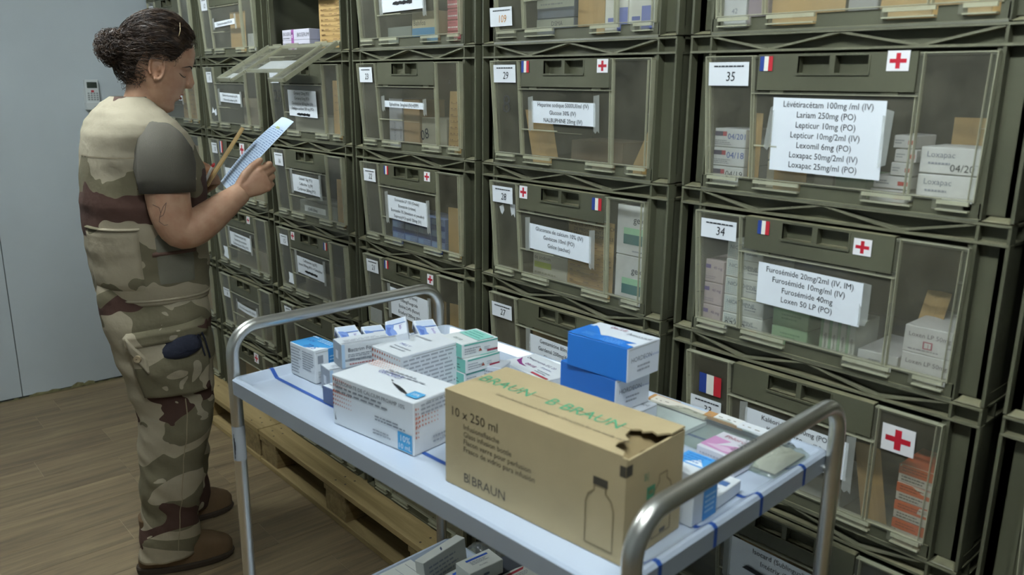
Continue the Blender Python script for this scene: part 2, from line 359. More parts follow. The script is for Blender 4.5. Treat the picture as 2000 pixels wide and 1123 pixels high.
# ------------------------------------------------------------------ crates
CH = .28959; ZB = .144
CX = {'A': -3.527, 'B': -2.902, 'C': -2.278, 'D': -1.653, 'E': -1.0236, 'F': -.395, 'G': .234}
CY = {'A': .016, 'B': .0125, 'C': .001, 'D': -.004, 'E': -.0055, 'F': 0, 'G': 0}
T = CH
def body_mesh():
    b = MB(); m = OLIVE; RC = .02
    # shell
    b.box(-.284, .284, RC, .39, .004, .010, m); b.box(-.284, .284, .384, .39, .01, T-.002, m)
    for s in (-1, 1):
        xa, xb = sorted((s*.284, s*.278)); b.box(xa, xb, RC+.004, .384, .01, T-.002, m)
    # corner posts: recessed face with ribs at its outer and inner edge, and a sloping foot
    for s in (-1, 1):
        xa, xb = sorted((s*.298, s*.246)); b.box(xa, xb, RC, RC+.006, .004, T-.03, m)
        for xc in (.2985, .2535):
            xa, xb = sorted((s*(xc-.0025), s*(xc+.0025))); b.box(xa, xb, .001, RC, .003, T-.03, m)
        xa, xb = sorted((s*.298, s*.2985)); b.box(xa, xb, RC, .39, .004, .02, m)
        xa, xb = sorted((s*.296, s*.256))
        b.hexa([(xa, .001, .002), (xb, .001, .002), (xb, RC, .002), (xa, RC, .002), (xa+.004, .003, .004), (xb-.004, .003, .004), (xb-.006, RC, .0085), (xa+.006, RC, .0085)], m)
        # jamb of the door opening and side wall flange
        xa, xb = sorted((s*.2535, s*.243)); b.box(xa, xb, .004, .02, .003, T-.03, m)
        xa, xb = sorted((s*.298, s*.282)); b.box(xa, xb, RC, RC+.05, .004, T-.03, m); b.box(xa, xb, .34, .39, .004, T-.03, m)
    # sill below the door: low rail, upright tabs between the clips
    b.box(-.2535, .2535, .001, .02, .0, .011, m)
    b.hexa([(-.2535, -.001, .0), (.2535, -.001, .0), (.2535, .003, .0), (-.2535, .003, .0), (-.2535, .0, .004), (.2535, .0, .004), (.2535, .003, .006), (-.2535, .003, .006)], m)
    for x0, x1 in ((-.2535, -.240), (-.172, -.137), (-.044, .07), (.153, .19), (.240, .2535)):
        b.box(x0, x1, .001, .016, .011, .028, m)
    return b.data('body')
def rim_mesh():
    b = MB(); m = OLIVE; RC = .02
    b.box(-.3, .3, RC-.001, RC+.006, T-.031, T, m)                       # recessed back of the rim band
    b.box(-.3, .3, 0, RC, T-.004, T, m); b.box(-.3, .3, 0, RC, T-.033, T-.0285, m)
    b.box(-.2995, .2995, -.0004, .0, T-.0036, T-.0004, RIBM); b.box(-.2995, .2995, -.0004, .0, T-.0325, T-.029, RIBM)
    for s in (-1, 1):
        xa, xb = sorted((s*.3, s*.284))
        b.box(xa, xb, RC, .4, T-.004, T, m); b.box(xa, xb, RC, .4, T-.033, T-.0285, m); b.box(*sorted((s*.288, s*.284)), RC, .4, T-.031, T, m)
        for xc in (.298, .2535): b.box(*sorted((s*(xc-.0022), s*(xc+.0022))), .001, RC, T-.031, T-.003, m)
        for yy in (.06, .15, .25, .34): b.box(xa, xb, yy, yy+.004, T-.031, T-.003, m)
    b.box(-.3, .3, .39, .4, T-.033, T, m)
    # zig-zag truss ribs
    pts = [(-.25, T-.004), (-.133, T-.029), (0, T-.004), (.133, T-.029), (.25, T-.004)]
    for (x0, z0), (x1, z1) in zip(pts[:-1], pts[1:]):
        dx, dz = x1-x0, z1-z0; l = math.hypot(dx, dz); nx, nz = -dz/l*.0018, dx/l*.0018
        b.hexa([(x0-nx, .0015, z0-nz), (x1-nx, .0015, z1-nz), (x1-nx, RC, z1-nz), (x0-nx, RC, z0-nz), (x0+nx, .0015, z0+nz), (x1+nx, .0015, z1+nz), (x1+nx, RC, z1+nz), (x0+nx, RC, z0+nz)], RIBM)
    return b.data('rim')
def handle_mesh():
    b = MB(); m = OLIVE; y0, y1 = -.0135, -.009; x0, x1, z0, z1 = -.139, .139, .190, .2515
    hx, hz0, hz1 = .062, .2195, .2475
    b.box(x0, x1, y0, y1, z0, hz0, m); b.box(x0, x1, y0, y1, hz1, z1, m); b.box(x0, -hx, y0, y1, hz0, hz1, m); b.box(hx, x1, y0, y1, hz0, hz1, m)
    b.box(-.005, .005, y0, .006, hz0, hz1, m); b.box(-hx, hx, .004, .007, hz0, hz1, m)
    for xa, xb in ((-hx-.003, -hx), (hx, hx+.003)): b.box(xa, xb, y0-.001, .004, hz0-.003, hz1, m)
    b.box(-hx-.003, hx+.003, y0-.0025, .004, hz0-.004, hz0, m); b.box(-hx, hx, y1, .004, hz1, hz1+.003, m)
    for xa, xb in ((x0, x0+.003), (x1-.003, x1)): b.box(xa, xb, y1, .004, z0, z1, m)
    b.box(x0, x1, y1, .004, z0, z0+.003, m); b.box(x0, x1, y1, .004, z1-.003, z1, m)
    for xc in (-.1, .1): b.box(xc-.013, xc+.013, -.011, -.004, z0-.005, z0, m)
    return b.data('handle_panel')
HZ = .024                                   # hinge height of the door
def yf(z): return -.012*max(0, (z-.028))/.222
def tp(x, z): return x*(1-.032*(.25-z)/.222)          # the door narrows a little towards its foot
def slab(b, x0, x1, z0, z1, a, c, m):
    n = max(1, int((z1-z0)/.05))
    for i in range(n):
        q0, q1 = z0+(z1-z0)*i/n, z0+(z1-z0)*(i+1)/n
        b.hexa([(tp(x0, q0), yf(q0)+a, q0-HZ), (tp(x1, q0), yf(q0)+a, q0-HZ), (tp(x1, q0), yf(q0)+c, q0-HZ), (tp(x0, q0), yf(q0)+c, q0-HZ), (tp(x0, q1), yf(q1)+a, q1-HZ), (tp(x1, q1), yf(q1)+a, q1-HZ), (tp(x1, q1), yf(q1)+c, q1-HZ), (tp(x0, q1), yf(q1)+c, q1-HZ)], m)
def pane_mesh():
    b = MB()
    def sheet(x0, x1, z0, z1, a):
        for d, r in ((0, 1), (.0025, -1)):
            b.poly([(tp(x0, z0), yf(z0)+a+d, z0-HZ), (tp(x1, z0), yf(z0)+a+d, z0-HZ), (tp(x1, z1), yf(z1)+a+d, z1-HZ), (tp(x0, z1), yf(z1)+a+d, z1-HZ)][::r], CLEAR)
    sheet(-.243, -.149, .030, .246, -.001); sheet(.149, .243, .030, .246, -.001); sheet(-.144, .144, .030, .183, -.004)
    return b.data('door_pane')
def doorframe_mesh():
    b = MB(); e = EDGE; r = RIDGE; f = .010; k = .0014
    for s_ in (-1, 1):
        for x0, x1, z0, z1, a, c, m in ((.252-f, .252, .028, .250, -.003, .010, e), (.252-k, .252, .028, .250, -.0035, .010, r), (.252-f, .252-f+.0008, .03, .246, -.0036, .002, r), (.142, .252, .2455, .250, -.003, .010, e), (.142, .252, .2485, .250, -.0035, .008, r),
                                       (.143, .150, .030, .250, -.006, .004, e), (.1492, .1502, .030, .250, -.0065, .004, r), (.143, .144, .030, .183, -.0065, .002, r)):
            xa, xb = sorted((s_*x0, s_*x1)); slab(b, xa, xb, z0, z1, a, c, m)
    slab(b, -.148, .148, .1835, .1875, -.008, .004, e); slab(b, -.148, .148, .1835, .1848, -.0085, .004, r); slab(b, -.250, .250, .028, .032, -.004, .006, e); slab(b, -.250, .250, .0305, .0318, -.0045, .006, r)
    slab(b, -.141, -.02, .0905, .0930, -.0065, -.003, r); slab(b, -.141, .06, .0888, .0893, -.0045, -.003, r)
    for x0, x1 in ((-.238, -.173), (-.136, -.045), (.071, .152), (.191, .238)):
        slab(b, x0, x1, .014, .029, -.006, -.001, e); b.box(x0, x1, -.008, .004, .0125-HZ, .0148-HZ, r); b.box(x0, x1, -.0066, -.001, .0225-HZ, .029-HZ, r)
    return b.data('door_frame')
BODY, RIM, HAND, PANE, DFR = body_mesh(), rim_mesh(), handle_mesh(), pane_mesh(), doorframe_mesh()
PAPER = pbr('label_paper', '#e9eef2', .7); TAPE = clear_mat('sticky_tape', .4, '#c9ccc4', .35, tint='#ffffff', dirt=.15); CARD = pbr('number_card', '#e6e9ec', .65)
INK = ink('23252b'); BLK = ink('101114')
def quad_xz(b, x0, x1, z0, z1, y, m, dy=None):
    d = dy or (0, 0)
    b.poly([(x0, y(z0) if callable(y) else y, z0), (x1, y(z0) if callable(y) else y, z0), (x1, y(z1) if callable(y) else y, z1), (x0, y(z1) if callable(y) else y, z1)], m)
def sticker(cr, name, kind, x0, x1, z0, z1, y=-.0142):
    b = MB(); t = .0006
    yy = y if callable(y) else (lambda z: y)
    if kind == 'flag':
        for i, c in enumerate(('1d3a86', 'e8e6d8', 'b3202c')):
            a0, a1 = x0+(x1-x0)*i/3, x0+(x1-x0)*(i+1)/3
            b.hexa([(a0, yy(z0)-t, z0), (a1, yy(z0)-t, z0), (a1, yy(z0), z0), (a0, yy(z0), z0), (a0, yy(z1)-t, z1), (a1, yy(z1)-t, z1), (a1, yy(z1), z1), (a0, yy(z1), z1)], ink(c))
    else:
        b.hexa([(x0, yy(z0)-t, z0), (x1, yy(z0)-t, z0), (x1, yy(z0), z0), (x0, yy(z0), z0), (x0, yy(z1)-t, z1), (x1, yy(z1)-t, z1), (x1, yy(z1), z1), (x0, yy(z1), z1)], ink('eceaea'))
        w, h = x1-x0, z1-z0; q = lambda u, v: (x0+u*w, yy(z0+v*h)-t-.0003, z0+v*h)
        cross = [(.4, .12), (.6, .12), (.6, .4), (.88, .4), (.88, .6), (.6, .6), (.6, .88), (.4, .88), (.4, .6), (.12, .6), (.12, .4), (.4, .4)]
        b.poly([q(*c) for c in cross], ink('b4152a'))
    return b.obj(name, cr)
def paper_label(cr, lines, x0, x1, z0, z1, fs=.0155, tilt=0, tape=True, scrib=None, hand=None, col=INK, lead=None, curl=0):
    fs *= .93
    cx_, cz_ = (x0+x1)/2, (z0+z1)/2; off = -.0085
    ca, sa = math.cos(R(tilt)), math.sin(R(tilt))
    def P(u, v, e=0):
        X, Z = cx_+u*ca-v*sa, cz_+u*sa+v*ca
        return (X, yf(Z)+off-e-curl*((u/(x1-x0)*2)**2), Z)
    W2, H2 = (x1-x0)/2, (z1-z0)/2
    b = MB(); n = 6
    for i in range(n):
        u0, u1 = -W2+2*W2*i/n, -W2+2*W2*(i+1)/n
        b.hexa([P(u0, -H2, .0004), P(u1, -H2, .0004), P(u1, -H2), P(u0, -H2), P(u0, H2, .0004), P(u1, H2, .0004), P(u1, H2), P(u0, H2)], PAPER)
    lab = b.obj('paper_label', cr)
    t = MB(); ld = lead or fs*1.3; z = H2-fs*1.05
    if lines and lead is None:
        z = (len(lines)+(1 if scrib else 0)-1)*ld/2-fs*.33
    for i, ln in enumerate(lines):
        vs_, fsx, wd = text_geo(ln); s = min(fs*.92, (x1-x0)*.9/max(wd, .01)); mm = BLK if hand is not None and i in hand else col
        t.mesh([P((vx-wd/2)*s, z+vy*fs, .0009) for vx, vy in vs_], fsx, mm); z -= ld
    if scrib:
        for k in range(9):
            u = -W2*.45+k*W2*.1; t.poly([P(u, z-fs*.12*(k % 3), .001), P(u+W2*.14, z-fs*.1, .001), P(u+W2*.15, z+fs*.45, .001), P(u+.004, z+fs*(.35+.15*(k % 2)), .001)], BLK)
    t.obj('printed_text', lab)
    if tape:
        for s in (-1, 1):
            tb = MB(); u = s*(W2+.0035); rg = random.Random(int(x0*1e4)+s)
            e0, e1 = -H2-rg.uniform(.008, .022), H2+rg.uniform(.01, .02); hw = .0085
            pts = [P(u-hw, e0+.005, .0012), P(u-hw*.3, e0, .0012), P(u+hw*.3, e0+.006, .0012), P(u+hw, e0+.001, .0012), P(u+hw, e1, .0012), P(u-hw, e1-.003, .0012)]
            tb.poly(pts, TAPE); tb.obj('tape_strip', cr)
    return lab
def number_card(cr, num, x0=-.238, x1=-.158, z0=.199, z1=.240, col=BLK, y=-.0035, parent=None):
    b = MB(); Y = lambda z: yf(z)+y
    b.hexa([(x0, Y(z0)-.0005, z0), (x1, Y(z0)-.0005, z0), (x1, Y(z0), z0), (x0, Y(z0), z0), (x0, Y(z1)-.0005, z1), (x1, Y(z1)-.0005, z1), (x1, Y(z1), z1), (x0, Y(z1), z1)], CARD)
    c = b.obj('number_card', cr)
    t = MB(); sz = .024; zb = z0+(z1-z0)*.2
    # header line of small print and a handwritten number
    rg = random.Random(hash(num) % 99 if num else 5); a = x0+.012
    while a < x1-.01:
        d = rg.uniform(.004, .009); t.poly([(a, Y(z1)-.0009, z1-.0085), (a+d, Y(z1)-.0009, z1-.0085), (a+d, Y(z1)-.0009, z1-.006), (a, Y(z1)-.0009, z1-.006)], INK); a += d+.0012
    if num:
        vs_, fs, wd = text_geo(num); s = sz
        t.mesh([((x0+x1)/2+.004+(vx-wd/2)*s*.85+vy*s*.12, Y(zb+vy*s)-.001, zb+vy*s) for vx, vy in vs_], fs, col)
    t.obj('handwritten_number', c); return c
CRATES = {}
def crate(col, row, label, num=None, door_open=False):
    e = empty('storage_crate', (CX[col], CY[col], ZB+(row-1)*CH)); tag(e, label, 'crate', 'stacked storage crates')
    inst('body', BODY, e); inst('rim', RIM, e); inst('handle_panel', HAND, e)
    d = inst('door_frame', DFR, e, (0, 0, HZ), (R(118) if door_open else 0, 0, 0)); inst('door_pane', PANE, d)
    d['label'] = 'hinged clear plastic door'
    CRATES[col+str(row)] = e; return e
def cin(col, row, x, y, z):      # crate-local point to world
    return (CX[col]+x, CY[col]+y, ZB+(row-1)*CH+z)

NB = {'A': 0, 'B': 6, 'C': 12, 'D': 18, 'E': 24, 'F': 30}
# --- F column
c = crate('F', 6, 'olive crate in the top row, right above crate 35')
c = crate('F', 5, 'olive crate numbered 35 with a large seven-line medicine list'); number_card(c, '35', -.243, -.157, .197, .239)
sticker(c, 'flag_sticker', 'flag', -.135, -.110, .223, .248); sticker(c, 'cross_sticker', 'cross', .092, .127, .222, .253)
paper_label(c, ['Lévétiracétam 100mg /ml (IV)', 'Lariam 250mg (PO)', 'Lepticur 10mg (PO)', 'Lepticur 10mg/2ml (IV)', 'Lexomil 6mg (PO)', 'Loxapac 50mg/2ml (IV)', 'Loxapac 25mg/ml (PO)'], -.103, .099, .050, .177, .0158, -.5, tape=False, curl=-.003, lead=.0173)
b = MB(); b.poly([(-.1, -.0135, .10), (-.1, -.013, .165), (-.108, -.012, .16), (-.113, -.012, .12), (-.116, -.012, .09), (-.108, -.012, .085)], TAPE); b.obj('tape_strip', c)
b = MB(); b.poly([(.095, -.012, .07), (.108, -.012, .075), (.112, -.012, .16), (.095, -.013, .165)], TAPE); b.obj('tape_strip', c)
c = crate('F', 4, 'olive crate numbered 34 with a four-line medicine label'); number_card(c, '34', -.237, -.157, .199, .236)
sticker(c, 'flag_sticker', 'flag', -.112, -.088, .222, .247); sticker(c, 'cross_sticker', 'cross', .072, .103, .213, .241)
paper_label(c, ['Furosémide 20mg/2ml (IV, IM)', 'Furosémide 10mg/ml (IV)', 'Furosémide 40mg', 'Loxen 50 LP (PO)'], -.103, .097, .091, .169, .0160, -1.2, tape=False, lead=.0172)
b = MB(); b.poly([(.094, -.0145, .092), (.106, -.013, .094), (.11, -.013, .105), (.11, -.013, .166), (.094, -.0145, .168)], TAPE); b.obj('tape_strip', c)
c = crate('F', 3, 'olive crate numbered 33 with large flag and red cross stickers on its door'); number_card(c, '33', -.237, -.163, .118, .158)
sticker(c, 'flag_sticker', 'flag', -.217, -.165, .169, .211, lambda z: yf(z)-.0035); sticker(c, 'cross_sticker', 'cross', .158, .213, .178, .226, lambda z: yf(z)-.0035)
paper_label(c, ['Kaléorid LP 1000mg (PO)', 'Kétamine 250mg (IV)', 'Kétoprofène 100mg (IV)'], -.105, .105, .096, .17, .0155, -1, lead=.02)
c = crate('F', 2, 'olive crate below crate 33, half hidden by the trolley, with a scribbled label')
paper_label(c, ['Isocard (Sublingual)', 'Intétrix (PO)', '', 'Imodium (PO)'], -.115, .105, .085, .178, .017, -1, lead=.021)
b = MB(); b.poly([(-.08, -.0185, .122), (.05, -.0185, .112), (.06, -.0185, .117), (.05, -.0185, .122), (-.07, -.0185, .131)], BLK); b.obj('marker_scribble', c)
crate('F', 1, 'bottom olive crate of the column nearest the trolley end handle')
# --- E column
c = crate('E', 6, 'olive crate in the top row above crate 29, with a stained number card'); number_card(c, '109', -.262, -.182, .040, .083, ink('c98a3a'), y=-.004)
c = crate('E', 5, 'olive crate numbered 29 with a figure eight drawn on its door'); number_card(c, '29')
sticker(c, 'flag_sticker', 'flag', -.137, -.111, .222, .248); sticker(c, 'cross_sticker', 'cross', .104, .135, .221, .249)
paper_label(c, ['Heparine sodique 5000UI/ml (IV)', 'Glucose 30% (IV)', 'NALBUPHINE 20mg (IV)'], -.098, .104, .108, .158, .0142, -.3, hand=(2,))
b = MB(); b.text('8', (-.2, -.006, .128), (1, 0, 0), (0, 0, 1), .062, pbr('faded_marker', '#1e2022', .7)); b.obj('marker_drawing', c)
c = crate('E', 4, 'olive crate numbered 28 with its cross sticker left of the flag'); number_card(c, '28', -.24, -.164, .197, .238)
sticker(c, 'cross_sticker', 'cross', -.138, -.110, .217, .247); sticker(c, 'flag_sticker', 'flag', .103, .131, .217, .244)
paper_label(c, ['Gluconate de calcium 10% (IV)', 'Gaviscon 10ml (PO)', 'Gelox (sachet)'], -.102, .104, .096, .158, .0148, -1.5, lead=.0175)
b = MB(); b.poly([(-.225, -.004, .185), (-.21, -.004, .192), (-.206, -.004, .178), (-.213, -.004, .166), (-.219, -.004, .17)], PAPER); b.obj('torn_paper', c)
b = MB(); b.poly([(-.185, -.004, .196), (-.165, -.004, .196), (-.165, -.004, .163), (-.172, -.004, .172), (-.178, -.004, .166), (-.182, -.004, .18)], PAPER); b.obj('torn_paper', c)
c = crate('E', 3, 'olive crate numbered 27, its lower half hidden by the trolley'); number_card(c, '27', -.241, -.163, .188, .226)
paper_label(c, ['Gentamicine 80mg (IV)', 'Gardenal 200mg/4ml (IV)', 'Glucagen 1mg (IV)'], -.093, .107, .105, .172, .0155, -1, lead=.019)
crate('E', 2, 'olive crate just below crate 27, behind the trolley'); crate('E', 1, 'olive crate at the bottom below crate 27, behind the trolley')
# --- D column
c = crate('D', 6, 'olive crate in the top row above crate 23, with a struck-out label line')
paper_label(c, ['Eurofisim 320mg/4ml (IV)'], -.105, .098, .098, .165, .0165, .5, scrib=True)
c = crate('D', 5, 'olive crate numbered 23 with a one-line taped label'); number_card(c, '23', -.236, -.166, .196, .239)
paper_label(c, ['Ephedrine 3mg/ml (IV)+EPPI'], -.104, .096, .126, .144, .0148, -.8, hand=())
b = MB(); mk = pbr('faded_marker', '#1e2022', .7); b.text('08', (.09, -.0085, .045), (.9, 0, .25), (-.2, 0, 1), .04, mk); b.obj('marker_drawing', c); b = MB(); b.text('x', (.2, -.006, .195), (1, 0, 0), (0, 0, 1), .02, mk); b.obj('marker_cross', c)
c = crate('D', 4, 'olive crate numbered 22 holding blue boxes'); number_card(c, '22', -.232, -.165, .192, .230)
sticker(c, 'flag_sticker', 'flag', -.115, -.093, .221, .246); sticker(c, 'cross_sticker', 'cross', .090, .118, .220, .246)
paper_label(c, ['Econazole LP 150 (Ovule)', 'Econazole (crème)', 'Econazole 1% (émulsion et poudre)', 'Eupressyl=Urapidil 50mg (IV)'], -.1, .104, .091, .16, .0138, -1.2, lead=.0165)
c = crate('D', 3, 'olive crate numbered 21, behind the far handle of the trolley'); number_card(c, '21', -.232, -.165, .196, .236)
sticker(c, 'flag_sticker', 'flag', -.128, -.106, .222, .247); sticker(c, 'cross_sticker', 'cross', .098, .127, .216, .245)
paper_label(c, ['Dexeryl (crème)', '100mg/Fongicide', 'Eosine 2.4% (flacon)', 'Ercefuryl 200mg (PO)'], -.1, .104, .082, .168, .0158, -1.5, hand=(1,), lead=.0198)
b = MB(); b.box(-.23, -.165, -.0065, -.004, .03, .075, TAPE); b.obj('plastic_pocket', c)
crate('D', 2, 'olive crate just below crate 21, behind the loaded trolley'); crate('D', 1, 'olive crate at the bottom below crate 21, seen under the trolley')
# --- C column
c = crate('C', 6, 'open olive crate in the top row, its clear door folded down', door_open=True)
d = [o for o in c.children if o.name.startswith('door_frame')][0]
b = MB(); b.box(-.1, .1, -.014, -.0135, .085, .155, PAPER); o_ = b.obj('paper_label', d); b = MB(); b.box(-.238, -.16, -.0145, -.014, .17, .212, CARD); b.obj('number_card', d)
c = crate('C', 5, 'olive crate numbered 17 under the folded-down door, with a square four-line label'); number_card(c, '17', -.233, -.166, .19, .235)
paper_label(c, ['Cortancyl 20mg (PO)', 'Cortancyl 5mg (PO)', 'Clindamycine 600mg/4ml (IV)', 'Dafalgan codéiné 500 mg (PO)'], -.096, .104, .080, .167, .0148, -.8, scrib=True, tape=False, lead=.0168)
b = MB(); b.text('28', (-.195, -.006, .125), (1, 0, -.05), (0, 0, 1), .062, pbr('marker_dark', '#15171a', .7)); b.obj('marker_drawing', c)
c = crate('C', 4, 'olive crate numbered 16 with a three-line label'); number_card(c, '16', -.233, -.166, .19, .235)
paper_label(c, ['Cebutid 50g (PO)', 'Cefazoline 1g (IV)', 'Cordarone 200mg (PO)'], -.097, .103, .108, .168, .0158, -1, lead=.0185)
b = MB(); b.box(-.03, .12, -.0075, -.0055, .045, .065, TAPE); b.text('Celib 20mg', (.03, -.0079, .05), (1, 0, 0), (0, 0, 1), .014, INK); b.obj('old_sticker', c)
c = crate('C', 3, 'olive crate numbered 15 with a cross-out on its label'); number_card(c, '15', -.228, -.166, .187, .226)
sticker(c, 'cross_sticker', 'cross', -.134, -.108, .217, .246); sticker(c, 'flag_sticker', 'flag', .107, .130, .216, .242)
paper_label(c, ['Ceftriaxone 1g (IV)', 'Inexta 300mg (PO) = Cimetidine'], -.097, .104, .100, .163, .0152, -1.5, scrib=True, lead=.0185)
b = MB(); b.poly([(-.195, -.004, .045), (-.14, -.004, .043), (-.145, -.004, .055), (-.142, -.004, .082), (-.19, -.004, .085), (-.188, -.004, .06)], PAPER); b.obj('torn_paper', c)
c = crate('C', 2, 'olive crate numbered 14, partly hidden by the far trolley handle'); number_card(c, '14', -.222, -.166, .198, .238); sticker(c, 'flag_sticker', 'flag', -.130, -.108, .222, .245)
crate('C', 1, 'bottom olive crate of the third column from the grey wall')
# --- B column
c = crate('B', 6, 'olive crate numbered 12 in the top row with a narrow taped label'); number_card(c, '12', -.222, -.162, .178, .224)
paper_label(c, ['Chlorure de sodium 0.9% (IV)'], -.099, .101, .112, .132, .0142, 2)
c = crate('B', 5, 'olive crate numbered 11 with a two-line taped label'); number_card(c, '11', -.222, -.168, .188, .230)
paper_label(c, ['Chlorure de potassium 1g (IV)', 'Chlorure de sodium 1g (IV)'], -.096, .104, .112, .148, .0138, -1.5)
b = MB(); b.poly([(-.215, -.004, .065), (-.205, -.004, .09), (-.19, -.004, .075), (-.17, -.004, .085), (-.165, -.004, .06), (-.18, -.004, .055), (-.19, -.004, .068)], PAPER); b.obj('torn_paper', c)
c = crate('B', 4, 'olive crate numbered 10 beside the soldier\'s raised papers'); number_card(c, '10', -.222, -.168, .192, .234)
sticker(c, 'flag_sticker', 'flag', -.137, -.108, .198, .245); sticker(c, 'cross_sticker', 'cross', .062, .105, .200, .247)
paper_label(c, ['Célestène (PO)'], -.1, .09, .11, .14, .015, -1)
c = crate('B', 3, 'olive crate numbered 9 with a curling three-line label'); number_card(c, '9', -.222, -.168, .190, .230)
sticker(c, 'cross_sticker', 'cross', .082, .110, .220, .249); sticker(c, 'flag_sticker', 'flag', -.12, -.098, .218, .243)
paper_label(c, ['Célestène 4mg/ml (IV)', 'Cerulyx gtt auriculaire', 'Carbamazépine 200mg (PO)'], -.097, .107, .106, .163, .0152, -2, lead=.0178)
b = MB(); b.poly([(-.205, -.004, .04), (-.15, -.004, .033), (-.158, -.004, .055), (-.158, -.004, .085), (-.205, -.004, .085), (-.195, -.004, .06)], PAPER); b.obj('torn_paper', c)
c = crate('B', 2, 'olive crate numbered 8 with a long curling strip label'); number_card(c, '8', -.222, -.150, .150, .188)
paper_label(c, ['Chlorure de sodium 0.9% 250ml'], -.08, .112, .118, .148, .0142, -2, curl=-.004)
c = crate('B', 1, 'olive crate at the bottom of the column under crate 9, with flag and cross')
sticker(c, 'flag_sticker', 'flag', -.13, -.103, .212, .245); sticker(c, 'cross_sticker', 'cross', .062, .104, .208, .249)
# --- A column, in the corner behind the soldier
alab = ['olive crate in the top row of the corner column, behind the soldier\'s hair', 'olive crate of the corner column right beside the soldier\'s face', 'olive crate of the corner column beside the soldier\'s chest',
        'olive crate of the corner column at the height of the soldier\'s elbow', 'olive crate of the corner column at the height of the soldier\'s hip', 'olive crate at the bottom of the corner column']
for i, r_ in enumerate((6, 5, 4, 3, 2, 1)):
    c = crate('A', r_, alab[i]); number_card(c, None, -.222, -.168, .19, .232)
    if r_ in (5, 4): paper_label(c, ['Adrénaline 1mg (IV)'] if r_ == 5 else ['Atropine (IV)'], -.09, .1, .11, .135, .0145, -1)
# --- G column at the right edge
for r_, lb in zip((6, 5, 4, 3, 2, 1), ('topmost', 'second from the top', 'third from the top', 'fourth from the top', 'fifth from the top', 'bottom')):
    crate('G', r_, 'olive crate at the right edge of the picture, %s of its column' % lb)
# ------------------------------------------------------------------ things inside the crates
TAN = '#b3935c'
def inbox(col, row, x, z, L, H, W, label, col_='#d9dad4', y=.022, items=(), sides=None, ang=0, name='medicine_box', grp=None):
    return pack(name, label, 'box', L, W, H, cin(col, row, x, y, z), ang, col_, sides, items, grp, seams=False)
FL = .0105   # crate inside floor
def card(col, row, x0, x1, z1, label, y=.03, lean=.0, shape=None, items=(), z0=FL, colr=TAN, name='stock_card'):
    """manila stock card standing behind the door, bent a little"""
    e = empty(name, cin(col, row, x0, y, z0)); tag(e, label, 'card', 'manila stock cards in the crates')
    L, H = x1-x0, z1-z0; b = MB(); m = pbr('manila_card', colr, .75, var=.08, vscale=20); n = 6; t = .0012
    f = lambda u, v: (u*L+shape*(v)*H if shape else u*L, lean*v*H+.006*math.sin(u*3.1), v*H)
    for i in range(n):
        u0, u1 = i/n, (i+1)/n; p = [f(u0, 0), f(u1, 0), f(u1, 1), f(u0, 1)]
        q = [(a[0], a[1]+t, a[2]) for a in p]
        b.hexa([p[0], p[1], q[1], q[0], p[3], p[2], q[2], q[3]], m)
    b.obj('card_sheet', e)
    if items:
        a = MB(); rg = random.Random(len(label)); lines = MB()
        for it in items:
            if it[0] == 't': a.text(it[4], (it[1]*L+(shape*it[2]*H if shape else 0), lean*it[2]*H-.0015, it[2]*H), (1, 0, 0), (0, 0, 1), it[3], ink('5a3f22'), 'c')
            else:
                u0, v0, u1, v1, k = it[1:]
                for i in range(k):
                    v = v0+(v1-v0)*i/(k-1); sx = shape*v*H if shape else 0
                    a.poly([(u0*L+sx, lean*v*H-.0012, v*H), (u1*L+sx, lean*v*H-.0012, v*H), (u1*L+sx, lean*v*H-.0012, v*H+.0012), (u0*L+sx, lean*v*H-.0012, v*H+.0012)], ink('7d6038'))
                    x = u0
                    while x < u1-.1:
                        d = rg.uniform(.04, .14); a.poly([(x*L+sx, lean*v*H-.0013, v*H+.003), ((x+d)*L+sx, lean*v*H-.0013, v*H+.003), ((x+d)*L+sx, lean*v*H-.0013, v*H+.0055), (x*L+sx, lean*v*H-.0013, v*H+.0055)], ink('7a5b35')); x += d+rg.uniform(.03, .25)
        a.obj('printed_text', e)
    return e
FORM = (('t', .5, .9, .013, 'FICHE DE SUIVI DE STOCK'), ('t', .5, .83, .011, 'DE MEDICAMENT OU'), ('t', .5, .77, .011, 'DE ARTICLE CONSOMMABLE'), ('l', .06, .05, .95, .68, 10))
# crate 35
for i, (z, t) in enumerate(((FL, 'lower'), (FL+.036, 'middle'), (FL+.072, 'upper'))):
    inbox('F', 5, -.247, z, .073, .0345, .10, 'white box of the pile at the left in crate 35, the %s one' % t, '#c9ccc8', y=.02, items=(('r', 'F', .02, .6, .35, .85, '3a3350'), ('r', 'F', .3, .6, .42, .85, 'a33a48'), ('t', 'F', .45, .45, .017, '3a55a0' if i else '33363c', ('04/19', '04/18', '04/201')[i]), ('l', 'F', .05, .1, .6, .4, 3, '8b8f92')))
card('F', 5, -.172, -.148, .148, 'manila card standing beside the left pile in crate 35', y=.03)
inbox('F', 5, -.143, FL, .05, .05, .09, 'off-white carton low behind the long list of crate 35', '#c8c2a8', y=.05); inbox('F', 5, -.143, FL+.052, .05, .05, .09, 'off-white carton upper behind the long list of crate 35', '#cfc9b0', y=.05)
card('F', 5, -.115, -.05, .085, 'short manila card peeping out below the list on crate 35', y=.03)
inbox('F', 5, -.04, FL, .035, .035, .08, 'cream box half hidden below the list on crate 35', '#b9b6a4', y=.04); inbox('F', 5, .0, FL, .055, .04, .09, 'green box half hidden below the list on crate 35', '#8fae86', y=.04)
